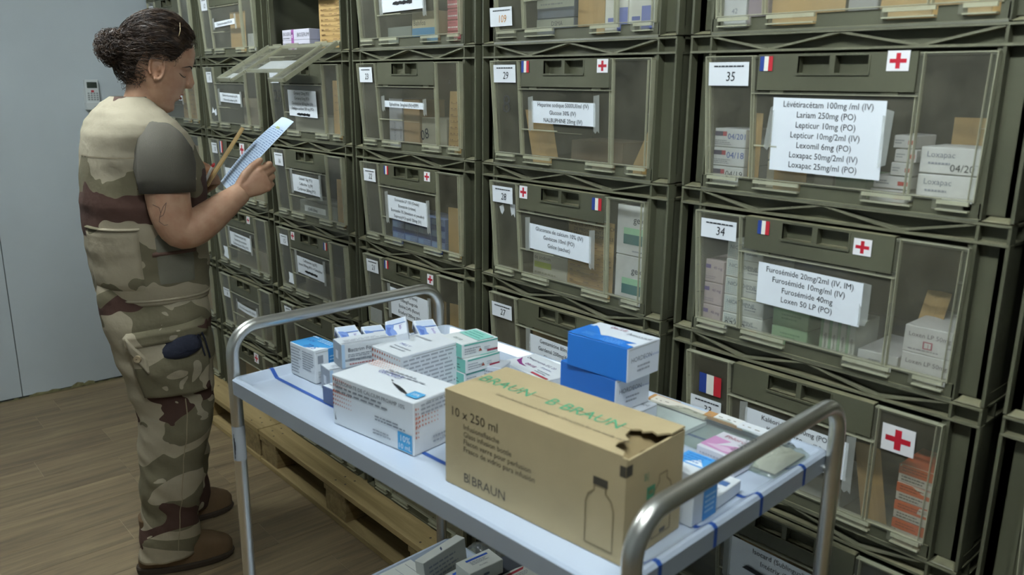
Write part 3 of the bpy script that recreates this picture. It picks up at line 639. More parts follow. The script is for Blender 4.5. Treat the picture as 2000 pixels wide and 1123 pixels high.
for i in range(5):
    inbox('F', 5, .066+.004*(i % 2)+(.03 if i > 1 else 0), FL+i*.0225, .06 if i < 2 else .035, .021, .08, 'flat white box with red logo in crate 35, number %s of the pile from below' % ('one', 'two', 'three', 'four', 'five')[i], '#dcdcd6', y=.035, items=(('r', 'F', .68, .3, .95, .62, 'c0392f'), ('t', 'F', .05, .3, .012, '22242a', 'PL') if i == 0 else ('l', 'F', .08, .3, .5, .7, 2, '8a8d90')))
for i, t in enumerate(('lower', 'upper')):
    inbox('F', 5, .148, FL+.012+i*.043, .093, .0415, .09, '%s of two wide white boxes at the right in crate 35' % t, '#d9dad3', y=.02, items=(('t', 'F', .1, .62, .013, '8c8f98', 'Loxapac'), ('l', 'F', .14, .3, .55, .48, 1, '9a9da4'))+((('t', 'F', .5, .12, .016, '26282c', '04/20'),) if i else ()))
card('F', 5, .15, .238, .15, 'manila card standing behind the two wide white boxes in crate 35', y=.13)
inbox('F', 5, .2425-.001, FL, .02, .095, .08, 'narrow white carton at the far right inside crate 35', '#e0e2dc', y=.04)
# crate 34
for i in range(4):
    inbox('F', 4, -.247, FL+i*.046, .046, .0445, .1, 'pinkish white box of the left pile in crate 34, %s from below' % ('first', 'second', 'third', 'fourth')[i], '#c4b4ae', y=.02, items=(('r', 'F', .08, .62, .35, .8, '7a6a9a'), ('t', 'F', .5, .62, .008, '6a5a78', '40 mg'), ('l', 'F', .1, .12, .8, .3, 2, 'a09498'))) if i < 3 else None
for i in range(5):
    inbox('F', 4, -.196, FL+.002+i*.0365, .09 if i < 4 else .08, .0352, .1, 'white dotted box of the tall pile in crate 34, %s from below' % ('first', 'second', 'third', 'fourth', 'fifth')[i], '#cfd2c6', y=.02, items=(('d', 'F', .04, .1, .5, .95, 10, 8, '8fb0b4'), ('t', 'F', .08, .55, .0105, '5b6468', 'NICARDIPINE'), ('l', 'F', .55, .3, .92, .6, 2, '8a8d8c'))+((('t', 'F', .06, .15, .021, '191b20', '03/19'), ('r', 'F', .72, .12, .9, .4, 'b34a3e')) if i == 0 else ()))
for i, t in enumerate(('lower', 'upper')):
    inbox('F', 4, -.088, FL+i*.036, .074, .035, .09, '%s of two pale green boxes in crate 34' % t, '#8fae85', y=.025, items=(('l', 'F', .25, .35, .8, .75, 2, '6d8f68'),))
for i in range(4):
    inbox('F', 4, .01+i*.0165, FL, .0158, .07, .09, 'slim upright white carton in crate 34, %s of four from the left' % ('first', 'second', 'third', 'fourth')[i], '#c6c9b6', y=.025, items=(('r', 'F', 0, 0, .35, 1, '8fae85'), ('tu', 'F', .8, .08, .008, '55584f', 'Furosemide')))
inbox('F', 4, .082, FL, .07, .03, .13, 'flat white box lying near the right divider in crate 34', '#c9cac2', y=.025, items=(('l', 'F', .3, .3, .6, .6, 2, '6f7276'),))
card('F', 4, .15, .19, .145, 'manila card leaning behind the divider on the right of crate 34', y=.05, lean=.5)
for i, t in enumerate(('lower', 'upper')):
    inbox('F', 4, .158, FL+i*.047, .077, .046, .14, '%s of two large white boxes at the right in crate 34' % t, '#d0cfc6', y=.022, items=(('t', 'F', .1, .62, .0135, '7a6f70', 'Loxen LP 50mg'), ('l', 'F', .12, .1, .8, .2, 1, '9a9494'))+((('r', 'F', .42, .22, .62, .5, 'b0606a'), ('r', 'F', .45, .26, .59, .46, 'd0cfc6'), ('t', 'F', .5, .27, .01, 'b0606a', '1')) if i else ()))
card('F', 4, .237, .2415, .12, 'thin manila card at the far right of crate 34', y=.04)
# crate 33
for i in range(4):
    inbox('F', 3, .180, FL+i*.0345, .06, .0335, .09, 'orange and white box of the pile in crate 33, %s' % ('lowest', 'second from below', 'third from below', 'topmost')[i], '#cfc6b4', y=.022, items=(('r', 'F', 0, .48, 1, 1, 'd0622f'), ('l', 'F', .1, .6, .8, .9, 2, '8c3d1c'), ('l', 'F', .1, .1, .8, .42, 2, '6f6a60')), sides={'T': '#c9623a', 'L': '#cfc6b4'})
card('F', 3, .118, .165, .15, 'manila card standing left of the orange boxes in crate 33', y=.04, shape=-.2)
inbox('F', 3, -.12, FL, .2, .05, .12, 'grey-white carton low in crate 33 behind its label', '#a9a99a', y=.03)
card('F', 2, -.13, .1, .17, 'manila card in the dark crate below crate 33', y=.05)
# crate 36 (above 35)
inbox('F', 6, -.247, FL, .05, .09, .1, 'white carton at the left in the crate above crate 35', '#d3d6d4', y=.022, items=(('t', 'F', .4, .3, .013, '8a8d98', '42'),))
inbox('F', 6, -.193, FL, .042, .09, .1, 'mauve-grey carton in the crate above crate 35', '#8f8088', y=.022)
card('F', 6, -.148, -.01, .2, 'wide manila card in the middle of the crate above crate 35', y=.03); inbox('F', 6, -.005, FL, .05, .085, .1, 'grey carton beside the wide card in the crate above crate 35', '#9c9c98', y=.03)
card('F', 6, .05, .24, .19, 'manila card at the right in the crate above crate 35', y=.025, shape=.1, colr='#c2a56d')
# crate 30
for i in range(3):
    inbox('E', 6, -.125, FL+i*.042, .12, .041, .1, 'dark blue-grey box of the pile in the crate above crate 29, %s' % ('lowest', 'middle', 'topmost')[i], '#4d5863', y=.022, items=(('r', 'F', .0, .55, 1, .98, '8d917e'), ('t', 'F', .4, .62, .014, '23252a', 'DSMA') if i == 0 else ('l', 'F', .1, .65, .8, .85, 1, '6a6d66')))
card('E', 6, .0, .08, .2, 'manila card standing in the middle of the crate above crate 29', y=.03)
for i, x in enumerate((.088, .154)):
    inbox('E', 6, x, FL+.005, .064, .115, .1, 'white box with blue corner, %s in the crate above crate 29' % ('inner one' if i == 0 else 'outer one at the right'), '#d2d2c4', y=.022, items=(('r', 'F', .55, 0, 1, .42, '6672ae'), ('r', 'F', .15, .18, .5, .25, '6672ae'), ('t', 'F', .15, .6, .03, '55585c', '09/18')))
inbox('E', 6, .2195, FL, .02, .11, .09, 'narrow blue and white carton at the right end of the crate above crate 29', '#c5c8c8', y=.022)
# crate 29
card('E', 5, -.15, -.06, .135, 'manila card leaning left behind the label of crate 29', y=.04, shape=-.25); card('E', 5, .165, .24, .11, 'manila card slanting up to the right in crate 29', y=.035, shape=.5)
inbox('E', 5, -.04, FL, .16, .06, .1, 'brown cardboard box low inside crate 29', '#6b5a42', y=.06)
# crate 28
for i, t in enumerate(('lower', 'upper')):
    inbox('E', 4, .147, FL+i*.112, .094, .11, .12, '%s of two white boxes with a teal band in crate 28' % t, '#d3d4cc', y=.022, items=(('r', 'F', .22, .22, 1, .42, '2f6f6c'), ('r', 'F', .22, .42, 1, .55, '9ccfa2'), ('t', 'F', .5, .66, .026, '2f3334', 'gelox'), ('l', 'F', .5, .06, .9, .12, 1, '9a9da0')))
card('E', 4, -.005, .138, .185, 'large printed manila form behind the label of crate 28', y=.024, items=FORM)
inbox('E', 4, -.128, FL, .12, .105, .09, 'grey-white carton with a green highlight in crate 28', '#b9b7a4', y=.025, items=(('t', 'F', .15, .72, .014, '55574c', 'sodium/'), ('t', 'F', .04, .52, .014, '55574c', 'de sodium'), ('r', 'F', .05, .32, .55, .46, 'a9b84a'), ('l', 'F', .06, .05, .9, .25, 2, '9a9880')))
card('E', 3, -.13, .09, .17, 'manila card behind the label of crate 27', y=.03)
# crate 24
inbox('D', 6, -.01, FL, .12, .085, .1, 'cream and blue box in the crate above crate 23', '#b0a684', y=.024, items=(('r', 'F', 0, 0, 1, .5, '3d7a9c'), ('t', 'F', .05, .58, .02, '5c5a4a', 'Bahifoa')))
inbox('D', 6, -.135, FL, .12, .05, .1, 'grey-green box at the left in the crate above crate 23', '#6d766c', y=.024)
for i in range(4):
    inbox('D', 6, .155, FL+i*.0285, .068, .0275, .09, 'red and white box of the pile in the crate above crate 23, %s' % ('lowest', 'second from below', 'third from below', 'topmost')[i], '#b05a5c', y=.022, items=(('l', 'F', .05, .2, .9, .5, 1, 'd6c6c0'), ('l', 'F', .1, .65, .7, .85, 1, '7a2a30')))
# crate 23
inbox('D', 5, -.138, FL, .068, .14, .09, 'pale blue-grey upright carton in crate 23', '#9a9c9e', y=.024, items=(('tu', 'F', .5, .08, .012, '5a5d64', 'OUATE 417'), ('tu', 'F', .95, .05, .011, '5a5d64', 'BD MED 30')))
inbox('D', 5, -.065, FL, .08, .14, .09, 'brown cardboard carton in the middle of crate 23', '#8a7250', y=.026); inbox('D', 5, .02, FL, .12, .09, .09, 'grey carton right of the middle in crate 23', '#8d8b78', y=.03)
card('D', 5, .155, .235, .175, 'manila stock form at the right side of crate 23', y=.022, shape=.06, items=(('l', .1, .1, .9, .8, 8),))
# crate 22
BLUE = (('r', 'F', 0, 0, 1, .4, '2f4a86'), ('r', 'F', .08, .45, .45, .9, '7f9cc0'), ('l', 'F', .5, .5, .95, .85, 3, '8fa3bd'))
for i in range(3):
    for k in range(4):
        inbox('D', 4, -.134+k*.068, FL+i*.034, .066, .033, .08, 'blue and pale box in crate 22, %s row, %s from the left' % (('bottom', 'middle', 'top')[i], ('first', 'second', 'third', 'fourth')[k]), '#6d84ad', y=.022, items=BLUE, grp='blue boxes in crate 22')
card('D', 4, .15, .238, .15, 'manila card next to the blue boxes in their crate', y=.024)
card('D', 3, .145, .235, .16, 'pale wooden-coloured card at the right of crate 21', y=.03, colr='#9c8a63'); card('D', 3, -.1, .1, .15, 'brown card behind the label of crate 21', y=.05, colr='#6d5138')
# crate 18 (open), 17, 16, 15 and further left
BIO = (('r', 'F', .34, 0, .44, 1, 'a0589c'), ('t', 'F', .03, .45, .016, '3a3440', 'BIOSERUM'), ('t', 'F', .56, .3, .021, '2a2a30', 'BIOSERUM'), ('l', 'F', .03, .08, .3, .3, 1, '7a7a80'), ('tu', 'F', .4, .2, .012, 'ffffff', '45'))
for i, t in enumerate(('lower', 'upper')):
    inbox('C', 6, -.235, FL+i*.036, .2, .035, .1, '%s of two long white and purple boxes inside the open crate' % t, '#c9c6d0', y=.045, items=BIO)
card('C', 6, .03, .235, .235, 'printed manila form standing in the open crate', y=.05, items=FORM, colr='#d2b482')
b = inbox('C', 6, .0, FL, .02, .2, .09, 'slim blue carton edge inside the open crate', '#2d4c9a', y=.08)
card('C', 5, .15, .24, .2, 'manila card at the right under the folded-down clear door', y=.022, items=(('l', .15, .5, .9, .85, 4),)); inbox('C', 5, -.138, FL, .27, .07, .1, 'grey carton low inside crate 17', '#8b8a78', y=.03)
card('C', 4, .15, .235, .17, 'plain manila card at the right, two crates below the open one', y=.022); inbox('C', 4, -.138, FL, .27, .06, .1, 'grey-green carton low inside crate 16', '#7b7f72', y=.03)
inbox('C', 3, -.135, FL, .26, .1, .1, 'dull brown carton in the third crate below the open one', '#6a6450', y=.035)
card('B', 6, -.04, .1, .165, 'manila card behind the narrow label of crate 12', y=.024, shape=.05); inbox('B', 6, .105, FL, .13, .07, .1, 'pale grey carton at the right inside crate 12', '#a9aca4', y=.03)
inbox('B', 5, .0, FL, .23, .12, .1, 'dull brown carton in the crate left of the folded-down door', '#7a6f58', y=.04); inbox('B', 4, -.13, FL, .35, .11, .1, 'pale carton inside crate 10', '#a79c7c', y=.03)
inbox('B', 3, -.14, FL, .37, .09, .1, 'dull tan carton inside crate 9', '#8a8068', y=.03); inbox('B', 2, -.2, FL, .3, .1, .1, 'dusty grey-brown carton inside crate 8', '#8f8770', y=.03)
card('B', 1, -.13, .2, .18, 'manila sheet in the bottom crate under crate 8', y=.026)
card('A', 5, .0, .23, .2, 'manila form in the corner crate beside the soldier\'s face', y=.024, items=(('l', .1, .2, .9, .85, 7),)); card('A', 4, .05, .23, .2, 'manila card in the corner crate beside the soldier\'s chest', y=.024)
card('A', 3, .1, .23, .2, 'manila card in the corner crate at elbow height', y=.024); card('A', 2, .0, .23, .19, 'pale card in the corner crate at hip height', y=.024, colr='#a3977a')
# ------------------------------------------------------------------ trolley
TC = (-.736, -.441); TA = 3.0
STEEL = pbr('brushed_steel', '#d8d6ce', .34, metal=1); STEELD = pbr('wheel_rubber', '#3a3a3a', .7)
TRAY = pbr('tray_lining', '#bfcad9', .2, spec=.5); TSKIRT = pbr('tray_skirt', '#aeb8c4', .34, metal=.35)
BTAPE = pbr('blue_tape', '#274f9c', .5)
tr = empty('serving_trolley', (TC[0], TC[1], 0), R(TA)); tag(tr, 'steel serving trolley with a pale lined top tray and tubular end handles', 'trolley')
ca, sa = math.cos(R(TA)), math.sin(R(TA))
HL, HW = .487, .281
def tray(z, name):
    b = MB()
    def ring(x, y, zz, r=.012, n=4):
        out = []
        for sx, sy, a0 in ((1, -1, -90), (1, 1, 0), (-1, 1, 90), (-1, -1, 180)):
            for k in range(n+1):
                a = R(a0+90*k/n); out.append((sx*(x-r)+r*math.cos(a), sy*(y-r)+r*math.sin(a), zz))
        return out
    prof = [(HL-.004, HW-.004, z-.031, TSKIRT), (HL, HW, z-.033, TSKIRT), (HL, HW, z-.004, TSKIRT), (HL-.004, HW-.004, z, TRAY), (HL-.010, HW-.010, z, TRAY), (HL-.026, HW-.024, z-.0135, TRAY), (HL-.030, HW-.028, z-.015, TRAY), (.02, .02, z-.015, TRAY)]
    rs = [ring(x, y, zz) for x, y, zz, m in prof]
    for i in range(len(rs)-1): b.loft([rs[i], rs[i+1]], prof[i+1][3], caps=False)
    b.poly(rs[-1], TRAY)
    rs2 = [ring(HL-.006, HW-.006, z-.031), ring(HL-.006, HW-.006, z-.018), ring(.02, .02, z-.018)]
    b.loft(rs2[::-1], TSKIRT, caps=False); b.poly(rs2[-1][::-1], TSKIRT)
    return b.obj(name, tr)
tray(.925, 'top_tray'); tray(.34, 'bottom_tray')
for i, s in enumerate((-1, 1)):
    xx = s*.5; b = MB(); zt = 1.02; rr = .055; hw = .266
    pts = [(xx, -hw, .11)]+[(xx, -hw+rr-rr*math.cos(R(a)), zt-rr+rr*math.sin(R(a))) for a in range(0, 91, 10)]+[(xx, hw-rr+rr*math.sin(R(a)), zt-rr+rr*math.cos(R(a))) for a in range(0, 91, 10)]+[(xx, hw, .11)]
    b.tube(pts, .0128, STEEL, 20); o = b.obj('end_handle', tr, smooth=True)
    for sy in (-1, 1):
        for z in (.9, .315):
            b = MB(); b.tube([(s*.484, sy*(hw-.003), z), (s*.494, sy*(hw-.003), z)], .006, STEEL, 10); b.obj('bolt', tr)
    if s < 0:
        b = MB(); b.tube([(xx, -hw, .74), (xx, -hw, .815)], .0131, pbr('sticker_grey', '#a9adb0', .5), 20, caps=False); st = b.obj('maker_sticker', o, smooth=True)
        b = MB()
        for k in range(4): b.box(xx+.004+k*.002, xx+.0045+k*.0022, -hw-.0135, -hw-.0125, .745+.01*k, .80-.008*k, ink('33353a'))
        b.obj('printed_text', o)
    else:
        b = MB(); b.text('BLANCO', (xx, -.02, zt+.0132), (0, 1, 0), (-1, 0, 0), .014, ink('55585a')); b.obj('engraved_name', o)
for sx in (-1, 1):
    for sy in (-1, 1):
        e_ = MB(); x0, y0 = sx*.5, sy*.266
        e_.tube([(x0, y0, .11), (x0, y0, .125)], .018, STEEL, 14); e_.box(x0-.02, x0+.02, y0-.022, y0+.022, .104, .11, STEEL)
        for k in (-1, 1): e_.box(x0-.028, x0+.012, y0+k*.019-.0015, y0+k*.019+.0015, .05, .106, STEEL)
        c_ = e_.obj('caster_fork', tr)
        e_ = MB(); e_.tube([(x0-.014, y0-.014, .05), (x0-.014, y0+.014, .05)], .05, STEELD, 24); e_.obj('wheel', c_, smooth=False)
# blue tape lines on the tray, running over the end rims
for y0 in (-.192, -.065, .057, .189):
    b = MB(); hw = .0042
    yl = lambda x: y0+.006*x
    for s in (-1, 1):
        pr = [(HL+.0004, .925-.032), (HL+.0004, .9215), (HL-.004, .9256), (HL-.010, .9256), (HL-.026, .9122), (HL-.030, .9107)]
        for (a, z0), (c, z1) in zip(pr[:-1], pr[1:]):
            q = [(s*a, yl(s*a)-hw, z0), (s*c, yl(s*c)-hw, z1), (s*c, yl(s*c)+hw, z1), (s*a, yl(s*a)+hw, z0)]
            b.poly(q if s < 0 else q[::-1], BTAPE)
    b.poly([(-(HL-.030), yl(-.457)-hw, .9107), (HL-.030, yl(.457)-hw, .9107), (HL-.030, yl(.457)+hw, .9107), (-(HL-.030), yl(-.457)+hw, .9107)], BTAPE)
    b.obj('blue_tape_line', tr)

# ------------------------------------------------------------------ boxes on the trolley
Z0 = .9112
W_ = '#dde1e4'
GREY = 'a3a7ad'
pack('medicine_box', 'large white ampoule box with orange dots and a torn top, left of the brown carton', 'box', .206, .105, .092, (-.907, -.684, Z0), 8.7, W_, None,
     (('d', 'F', .01, .62, .26, .98, 9, 3, 'b5583f'), ('d', 'F', .0, .38, .26, .72, 9, 4, 'b5583f'), ('t', 'F', .04, .84, .0098, '4a4d52', 'GLUCONATE DE CALCIUM PROAMP 10%'), ('l', 'F', .05, .66, .7, .82, 2, '7b7f85'), ('r', 'F', .82, .03, .985, .38, '3a9bd0'), ('t', 'F', .9, .21, .0155, 'f2f6f8', '10%', 'c'), ('t', 'F', .9, .07, .0125, 'f2f6f8', '10 mL', 'c'),
      ('l', 'F', .55, .4, .96, .52, 2, '6c7077'), ('l', 'F', .52, .12, .8, .24, 2, '8a8e94'), ('p', 'F', [(.03, .1), (.05, .1), (.035, .2), (.045, .28), (.03, .2)], '6a6d72'),
      ('d', 'R', .02, .5, .55, .75, 8, 3, 'c06a50'), ('d', 'R', .02, .3, .12, .92, 2, 7, 'c06a50'), ('l', 'R', .15, .72, .95, .95, 3, '9a9ea6'), ('r', 'R', .72, .4, .99, .62, '2b2d38'), ('l', 'R', .4, .1, .9, .28, 2, '9a9ea6'),
      ('d', 'T', .03, .7, .4, .98, 12, 4, 'd0886e'), ('l', 'T', .3, .62, .8, .78, 2, '9a9ea6'), ('t', 'T', .26, .55, .018, '5a5f9a', '06/2023'), ('r', 'T', .84, .12, .97, .34, '4aa0d2'), ('t', 'T', .905, .2, .011, 'f2f6f8', '10%', 'c'),
      ('p', 'T', [(.55, .36), (.62, .30), (.74, .2), (.85, .17), (.76, .26), (.66, .33)], '15161a'), ('p', 'T', [(.50, .44), (.53, .4), (.545, .43)], '15161a')))
pack('medicine_box', 'blue-topped white cube box at the far left corner of the tray', 'box', .092, .062, .068, (-1.19, -.624, Z0), 4.5, W_, {'T': '#3f9ad6', 'B': '#3f9ad6'},
     (('l', 'F', .04, .08, .45, .92, 9, '8a8f97'), ('l', 'F', .5, .3, .96, .9, 8, '8a8f97'), ('r', 'R', .5, 0, 1, 1, '2f86c8'), ('l', 'R', .55, .1, .95, .8, 7, 'a9cfe8'), ('r', 'R', .1, .6, .3, .85, '8a8f97'), ('l', 'R', .1, .15, .3, .4, 3, 'c0c4c8'),
      ('p', 'T', [(.6, 0), (1, 0), (1, .5), (.8, .3)], 'e8eef2'), ('t', 'T', .45, .08, .022, '1f5aa8', '72,5'), ('t', 'T', .1, .5, .014, '1f5aa8', 'X 24'), ('l', 'T', .4, .65, .95, .92, 3, 'b8dcf2'), ('l', 'T', .05, .8, .3, .92, 1, 'eaf4fa')))
BAC = (('r', 'L', 0, 0, 1, 1, '8c939c'), ('r', 'L', .3, .3, .6, .65, 'c9ced4'), ('r', 'R', 0, 0, 1, 1, 'c9d3de'), ('t', 'F', .1, .66, .0115, '3a3f48', 'Bactrim Forte comprimés'), ('l', 'F', .1, .42, .6, .58, 2, '8a8f97'), ('r', 'F', .0, .28, 1, .36, '9aa0a8'), ('t', 'F', .12, .29, .007, '3a3f48', '800 mg/160 mg'), ('l', 'F', .12, .08, .5, .2, 1, 'b06a6a'), ('r', 'F', 0, 0, .05, 1, 'a9c4dc'), ('l', 'T', .08, .2, .8, .5, 2, 'a0a5ac'), ('r', 'T', 0, .0, 1, .08, '9aa0a8'))
pack('medicine_box', 'white and grey tablet box lying on another of its kind behind the orange-dotted box', 'box', .128, .046, .048, (-1.021, -.600, Z0+.0505), 80, '#d3d8dc', {'L': '#8c939c'}, BAC)
pack('medicine_box', 'white and grey tablet box at the bottom, under another of its kind', 'box', .128, .046, .049, (-1.03, -.622, Z0), 83, '#d3d8dc', {'L': '#8c939c'}, BAC)
pack('medicine_box', 'small white and dark blue box wedged behind the orange-dotted box', 'box', .05, .04, .034, (-1.005, -.652, Z0), 6, '#cfd6dc', {'L': '#4a5a80', 'F': '#4a5a80'}, (('l', 'T', .1, .2, .9, .8, 3, '8a8f97'),))
pack('medicine_box', 'long white ampoule box with a dotted end, between the tablet boxes and the teal pile', 'box', .096, .15, .09, (-1.006, -.542, Z0), 3, W_, None,
     (('d', 'F', .0, .6, 1, .98, 12, 3, 'b5583f'), ('l', 'F', .1, .4, .7, .6, 2, '7b7f85'), ('l', 'R', .03, .1, .97, .92, 9, 'a5a9af'), ('t', 'T', .3, .3, .012, '5a5f9a', 'MILLY'), ('l', 'T', .3, .12, .95, .26, 2, 'a5a9af'), ('l', 'T', .1, .62, .8, .72, 1, 'b0b4ba'), ('p', 'L', [(0, .9), (1, .9), (1, 1), (0, 1)], 'c8ccd0')))
TEAL = (('r', 'F', .02, .04, .98, .96, '7cc4b4'), ('l', 'F', .25, .2, .8, .8, 3, '3d6a62'), ('r', 'R', .05, .86, .98, .96, '5fae9e'), ('l', 'R', .06, .2, .5, .7, 3, '9a9ea4'), ('p', 'R', [(.44, .3), (.54, .3), (.49, .55)], '9c4a34'), ('l', 'R', .6, .3, .8, .6, 2, 'b0b4ba'), ('r', 'R', .68, .18, .98, .3, '96233c'), ('r', 'T', .1, .45, .98, .9, '93d3c6'), ('l', 'T', .2, .5, .9, .85, 3, '5fa898'), ('t', 'T', .35, .12, .012, '7a8a86', '05/18'))
for i, (dx, dy, da, t) in enumerate(((.004, -.004, 1, 'lowest'), (.008, -.002, 0, 'middle'), (0, 0, -3.5, 'topmost'))):
    pack('medicine_box', 'white box with a teal end panel, %s of the pile of three' % t, 'box', .077, .088, .0295, (-.973+dx, -.399+dy, Z0+i*.0301), da, '#dfe3e1', None, TEAL, 'teal-ended boxes in a pile')
# small boxes with blue waves heaped at the back left
WAVE = (('r', 'T', .06, .1, .35, .9, 'c9d6e8'), ('p', 'T', [(.25, .02), (.98, .02), (.98, .55), (.8, .5), (.6, .38), (.4, .42), (.28, .25)], '7b97d0'), ('p', 'T', [(.4, .08), (.95, .1), (.95, .3), (.7, .22), (.5, .3)], '5673bb'), ('t', 'T', .45, .66, .008, '7a5aa8', 'Spasfon'), ('r', 'T', .33, .05, .37, .95, '6a88c6'), ('l', 'F', .1, .2, .9, .7, 2, '8a93a8'), ('r', 'L', .1, .1, .9, .9, 'b9c4d8'), ('r', 'F', .1, .15, .3, .8, '5a6478'))
def wave(label, x, y, z, ang, rx=0, ry=0):
    return pack('medicine_box', label, 'box', .086, .045, .02, (x, y, z), ang, '#dfe5ee', {'L': '#c4cfe2'}, WAVE, 'wave-patterned boxes heaped on the tray', rot=(R(rx), R(ry), R(ang)))
wave('blue wave box lying flat, hidden at the bottom of the heap near the cube box', -1.19, -.535, Z0, -8); wave('blue wave box lying flat at the bottom of the heap behind the tablet box', -1.2, -.485, Z0, 2); wave('blue wave box lying flat at the bottom of the heap in the middle', -1.11, -.44, Z0, 10)
wave('blue wave box lying flat at the bottom, back edge of the heap', -1.19, -.41, Z0, 4); wave('second-layer blue wave box near the cube box', -1.18, -.525, Z0+.0206, -12); wave('second-layer blue wave box in the middle of the heap', -1.19, -.47, Z0+.0206, 6); wave('second-layer blue wave box at the back of the heap', -1.12, -.43, Z0+.0206, 12)
wave('blue wave box on the heap nearest the blue-topped cube', -1.176, -.53, Z0+.066, -13, 0, 12); wave('blue wave box on the heap, second from the blue-topped cube', -1.155, -.478, Z0+.062, -16, 0, 10)
wave('blue wave box standing highest in the middle of the heap', -1.085, -.455, Z0+.085, -32, 14, 6); wave('blue wave box at the right end of the heap by the teal pile', -1.06, -.41, Z0+.085, -20, 0, 14)
wave('blue wave box peeping out below the highest one', -1.085, -.452, Z0+.055, -18, 0, 4); wave('blue wave box low between the long white box and the tray edge', -1.07, -.39, Z0+.045, -10, 0, 6)
# white and purple box behind the carton, red-marked one under the heap
pack('medicine_box', 'flat white box with a purple swoosh behind the brown carton', 'box', .145, .085, .03, (-.905, -.291, Z0), -6, W_, None,
     (('t', 'T', .08, .62, .012, '4a3a6a', 'Omeprazole EG 20'), ('p', 'T', [(.05, .55), (.1, .3), (.25, .2), (.4, .22), (.25, .28), (.14, .4)], '8a2f7a'), ('t', 'T', .28, .3, .014, '8a2f7a', '09/18'), ('t', 'T', .55, .45, .008, '5a5f9a', '30 gélules'), ('r', 'T', .62, .05, .98, .12, 'b23a4a'), ('l', 'T', .6, .16, .9, .34, 2, '9a9ea6'), ('l', 'F', .1, .3, .8, .7, 2, '9a9ea6')))
pack('medicine_box', 'white box with small red print by the back left tray corner', 'box', .11, .06, .03, (-1.06, -.31, Z0), -12, W_, None, (('r', 'T', .5, .6, .9, .75, '9a3a44'), ('l', 'T', .1, .2, .8, .5, 2, '9a9ea6')))
pack('medicine_box', 'open white leaflet box beside the purple-marked box', 'box', .06, .05, .035, (-.915, -.36, Z0), 25, '#d5dae0', None, (('l', 'F', .1, .2, .9, .8, 3, '9a9ea6'),))
BLU = '#1f72c9'
for i, (x, y, a, t, c) in enumerate(((-.630, -.378, 3, 'lowest', '#1b5fae'), (-.648, -.379, 0, 'middle', '#1a62b4'), (-.627, -.385, 4, 'topmost', BLU))):
    pack('medicine_box', 'deep blue box with white end, %s of the pile behind the brown carton' % t, 'box', .129, .088, .0585, (x, y, Z0+i*.0593), a, '#dde2e8', {'F': c, 'L': '#d6dbe2'},
         (('t', 'R', .1, .55, .0115, '6a6f7a', 'HORDEON'), ('t', 'R', .5, .56, .007, '6a7fb0', 'SOLUTION BUVABLE'), ('l', 'R', .3, .2, .75, .45, 2, '9a9ea6'), ('p', 'T', [(0, 0), (1, 0), (1, .16), (.85, .2), (.95, .36), (.5, .36), (.4, .3), (.2, .62), (.1, .74), (0, .74)], '1f72c9'), ('l', 'T', .5, .06, .95, .3, 4, '6aa6e6'), ('l', 'T', .15, .14, .42, .3, 4, '6aa6e6'),
          ('t', 'T', .28, .8, .015, '9a5a6a', '06/18'), ('t', 'T', .62, .68, .016, '4a4d54', 'Amoxicil'), ('p', 'T', [(.03, .64), (.1, .64), (.1, .72), (.03, .72)], 'a9cbee')), 'blue boxes piled behind the carton')
pack('medicine_box', 'pink and white tablet box right of the brown carton', 'box', .07, .076, .033, (-.395, -.321, Z0), 1, '#dcdce4', {'T': '#e2dfe6'},
     (('p', 'T', [(.02, .1), (.98, .05), (.98, .5), (.5, .62), (.02, .66)], 'd59ac6'), ('p', 'T', [(.1, .2), (.6, .12), (.9, .2), (.6, .34), (.3, .3)], 'e6c6de'), ('t', 'T', .2, .74, .014, 'a02c48', 'Phloroglu'), ('l', 'F', .1, .2, .9, .8, 3, 'b4b6c4'), ('l', 'R', .1, .2, .9, .8, 3, 'b4b6c4'), ('t', 'T', .8, .1, .01, '4a5fb0', 'v')))
pack('medicine_box', 'upright white and light blue box at the end rim, partly behind the brown carton', 'box', .05, .062, .078, (-.328, -.492, Z0), 4, W_, None,
     (('r', 'R', .42, 0, 1, 1, '3f8fd0'), ('l', 'R', .5, .1, .95, .5, 4, 'a9cfe8'), ('t', 'R', .55, .6, .012, 'e8f2fa', 'X 10'), ('p', 'T', [(0, .4), (1, .4), (1, 1), (0, 1)], '4a9ad8'), ('p', 'T', [(.3, .45), (.9, .45), (.6, .75)], 'e6eef4'), ('l', 'T', .1, .5, .9, .95, 4, '2a6fb8')))
pack('medicine_box', 'flat white carton lying between the pink box and the upright blue one', 'box', .06, .07, .02, (-.345, -.425, Z0), 6, W_, None, (('l', 'T', .1, .2, .9, .8, 3, 'b4b8be'), ('r', 'T', .6, .5, .9, .7, '4a6a9a')))

# brown bottle carton with torn corner
KR = pbr('kraft_board', '#b09e78', .7, bump=.12, bscale=120, var=.07, vscale=14); KD = pbr('kraft_inside', '#857350', .8)
cb = empty('bottle_carton', (-.605, -.662, Z0), R(5.4)); tag(cb, 'large brown kraft bottle carton with a torn corner, standing on the tray', 'carton')
L, W, H, t = .328, .132, .147, .003
b = MB(); b.box(0, L, 0, W, 0, t, KR); b.box(0, L, 0, t, t, H, KR); b.box(0, L, W-t, W, t, H-.002, KR); b.box(0, t, t, W-t, t, H, KR); b.box(L-t, L, t, W-t, t, H-.003, KR); b.obj('carton_walls', cb)
def flap(poly, z, name, m=KR):
    b = MB(); b.prism([(x, y, z(x, y) if callable(z) else z) for x, y in poly], None, (0, 0, .0026), m); return b.obj(name, cb)
flap([(0, 0), (L-.006, 0), (L-.012, .012), (L-.03, .016), (L-.034, .03), (L-.028, .044), (L-.04, .052), (L-.046, .072), (0, .072)], H, 'front_flap')
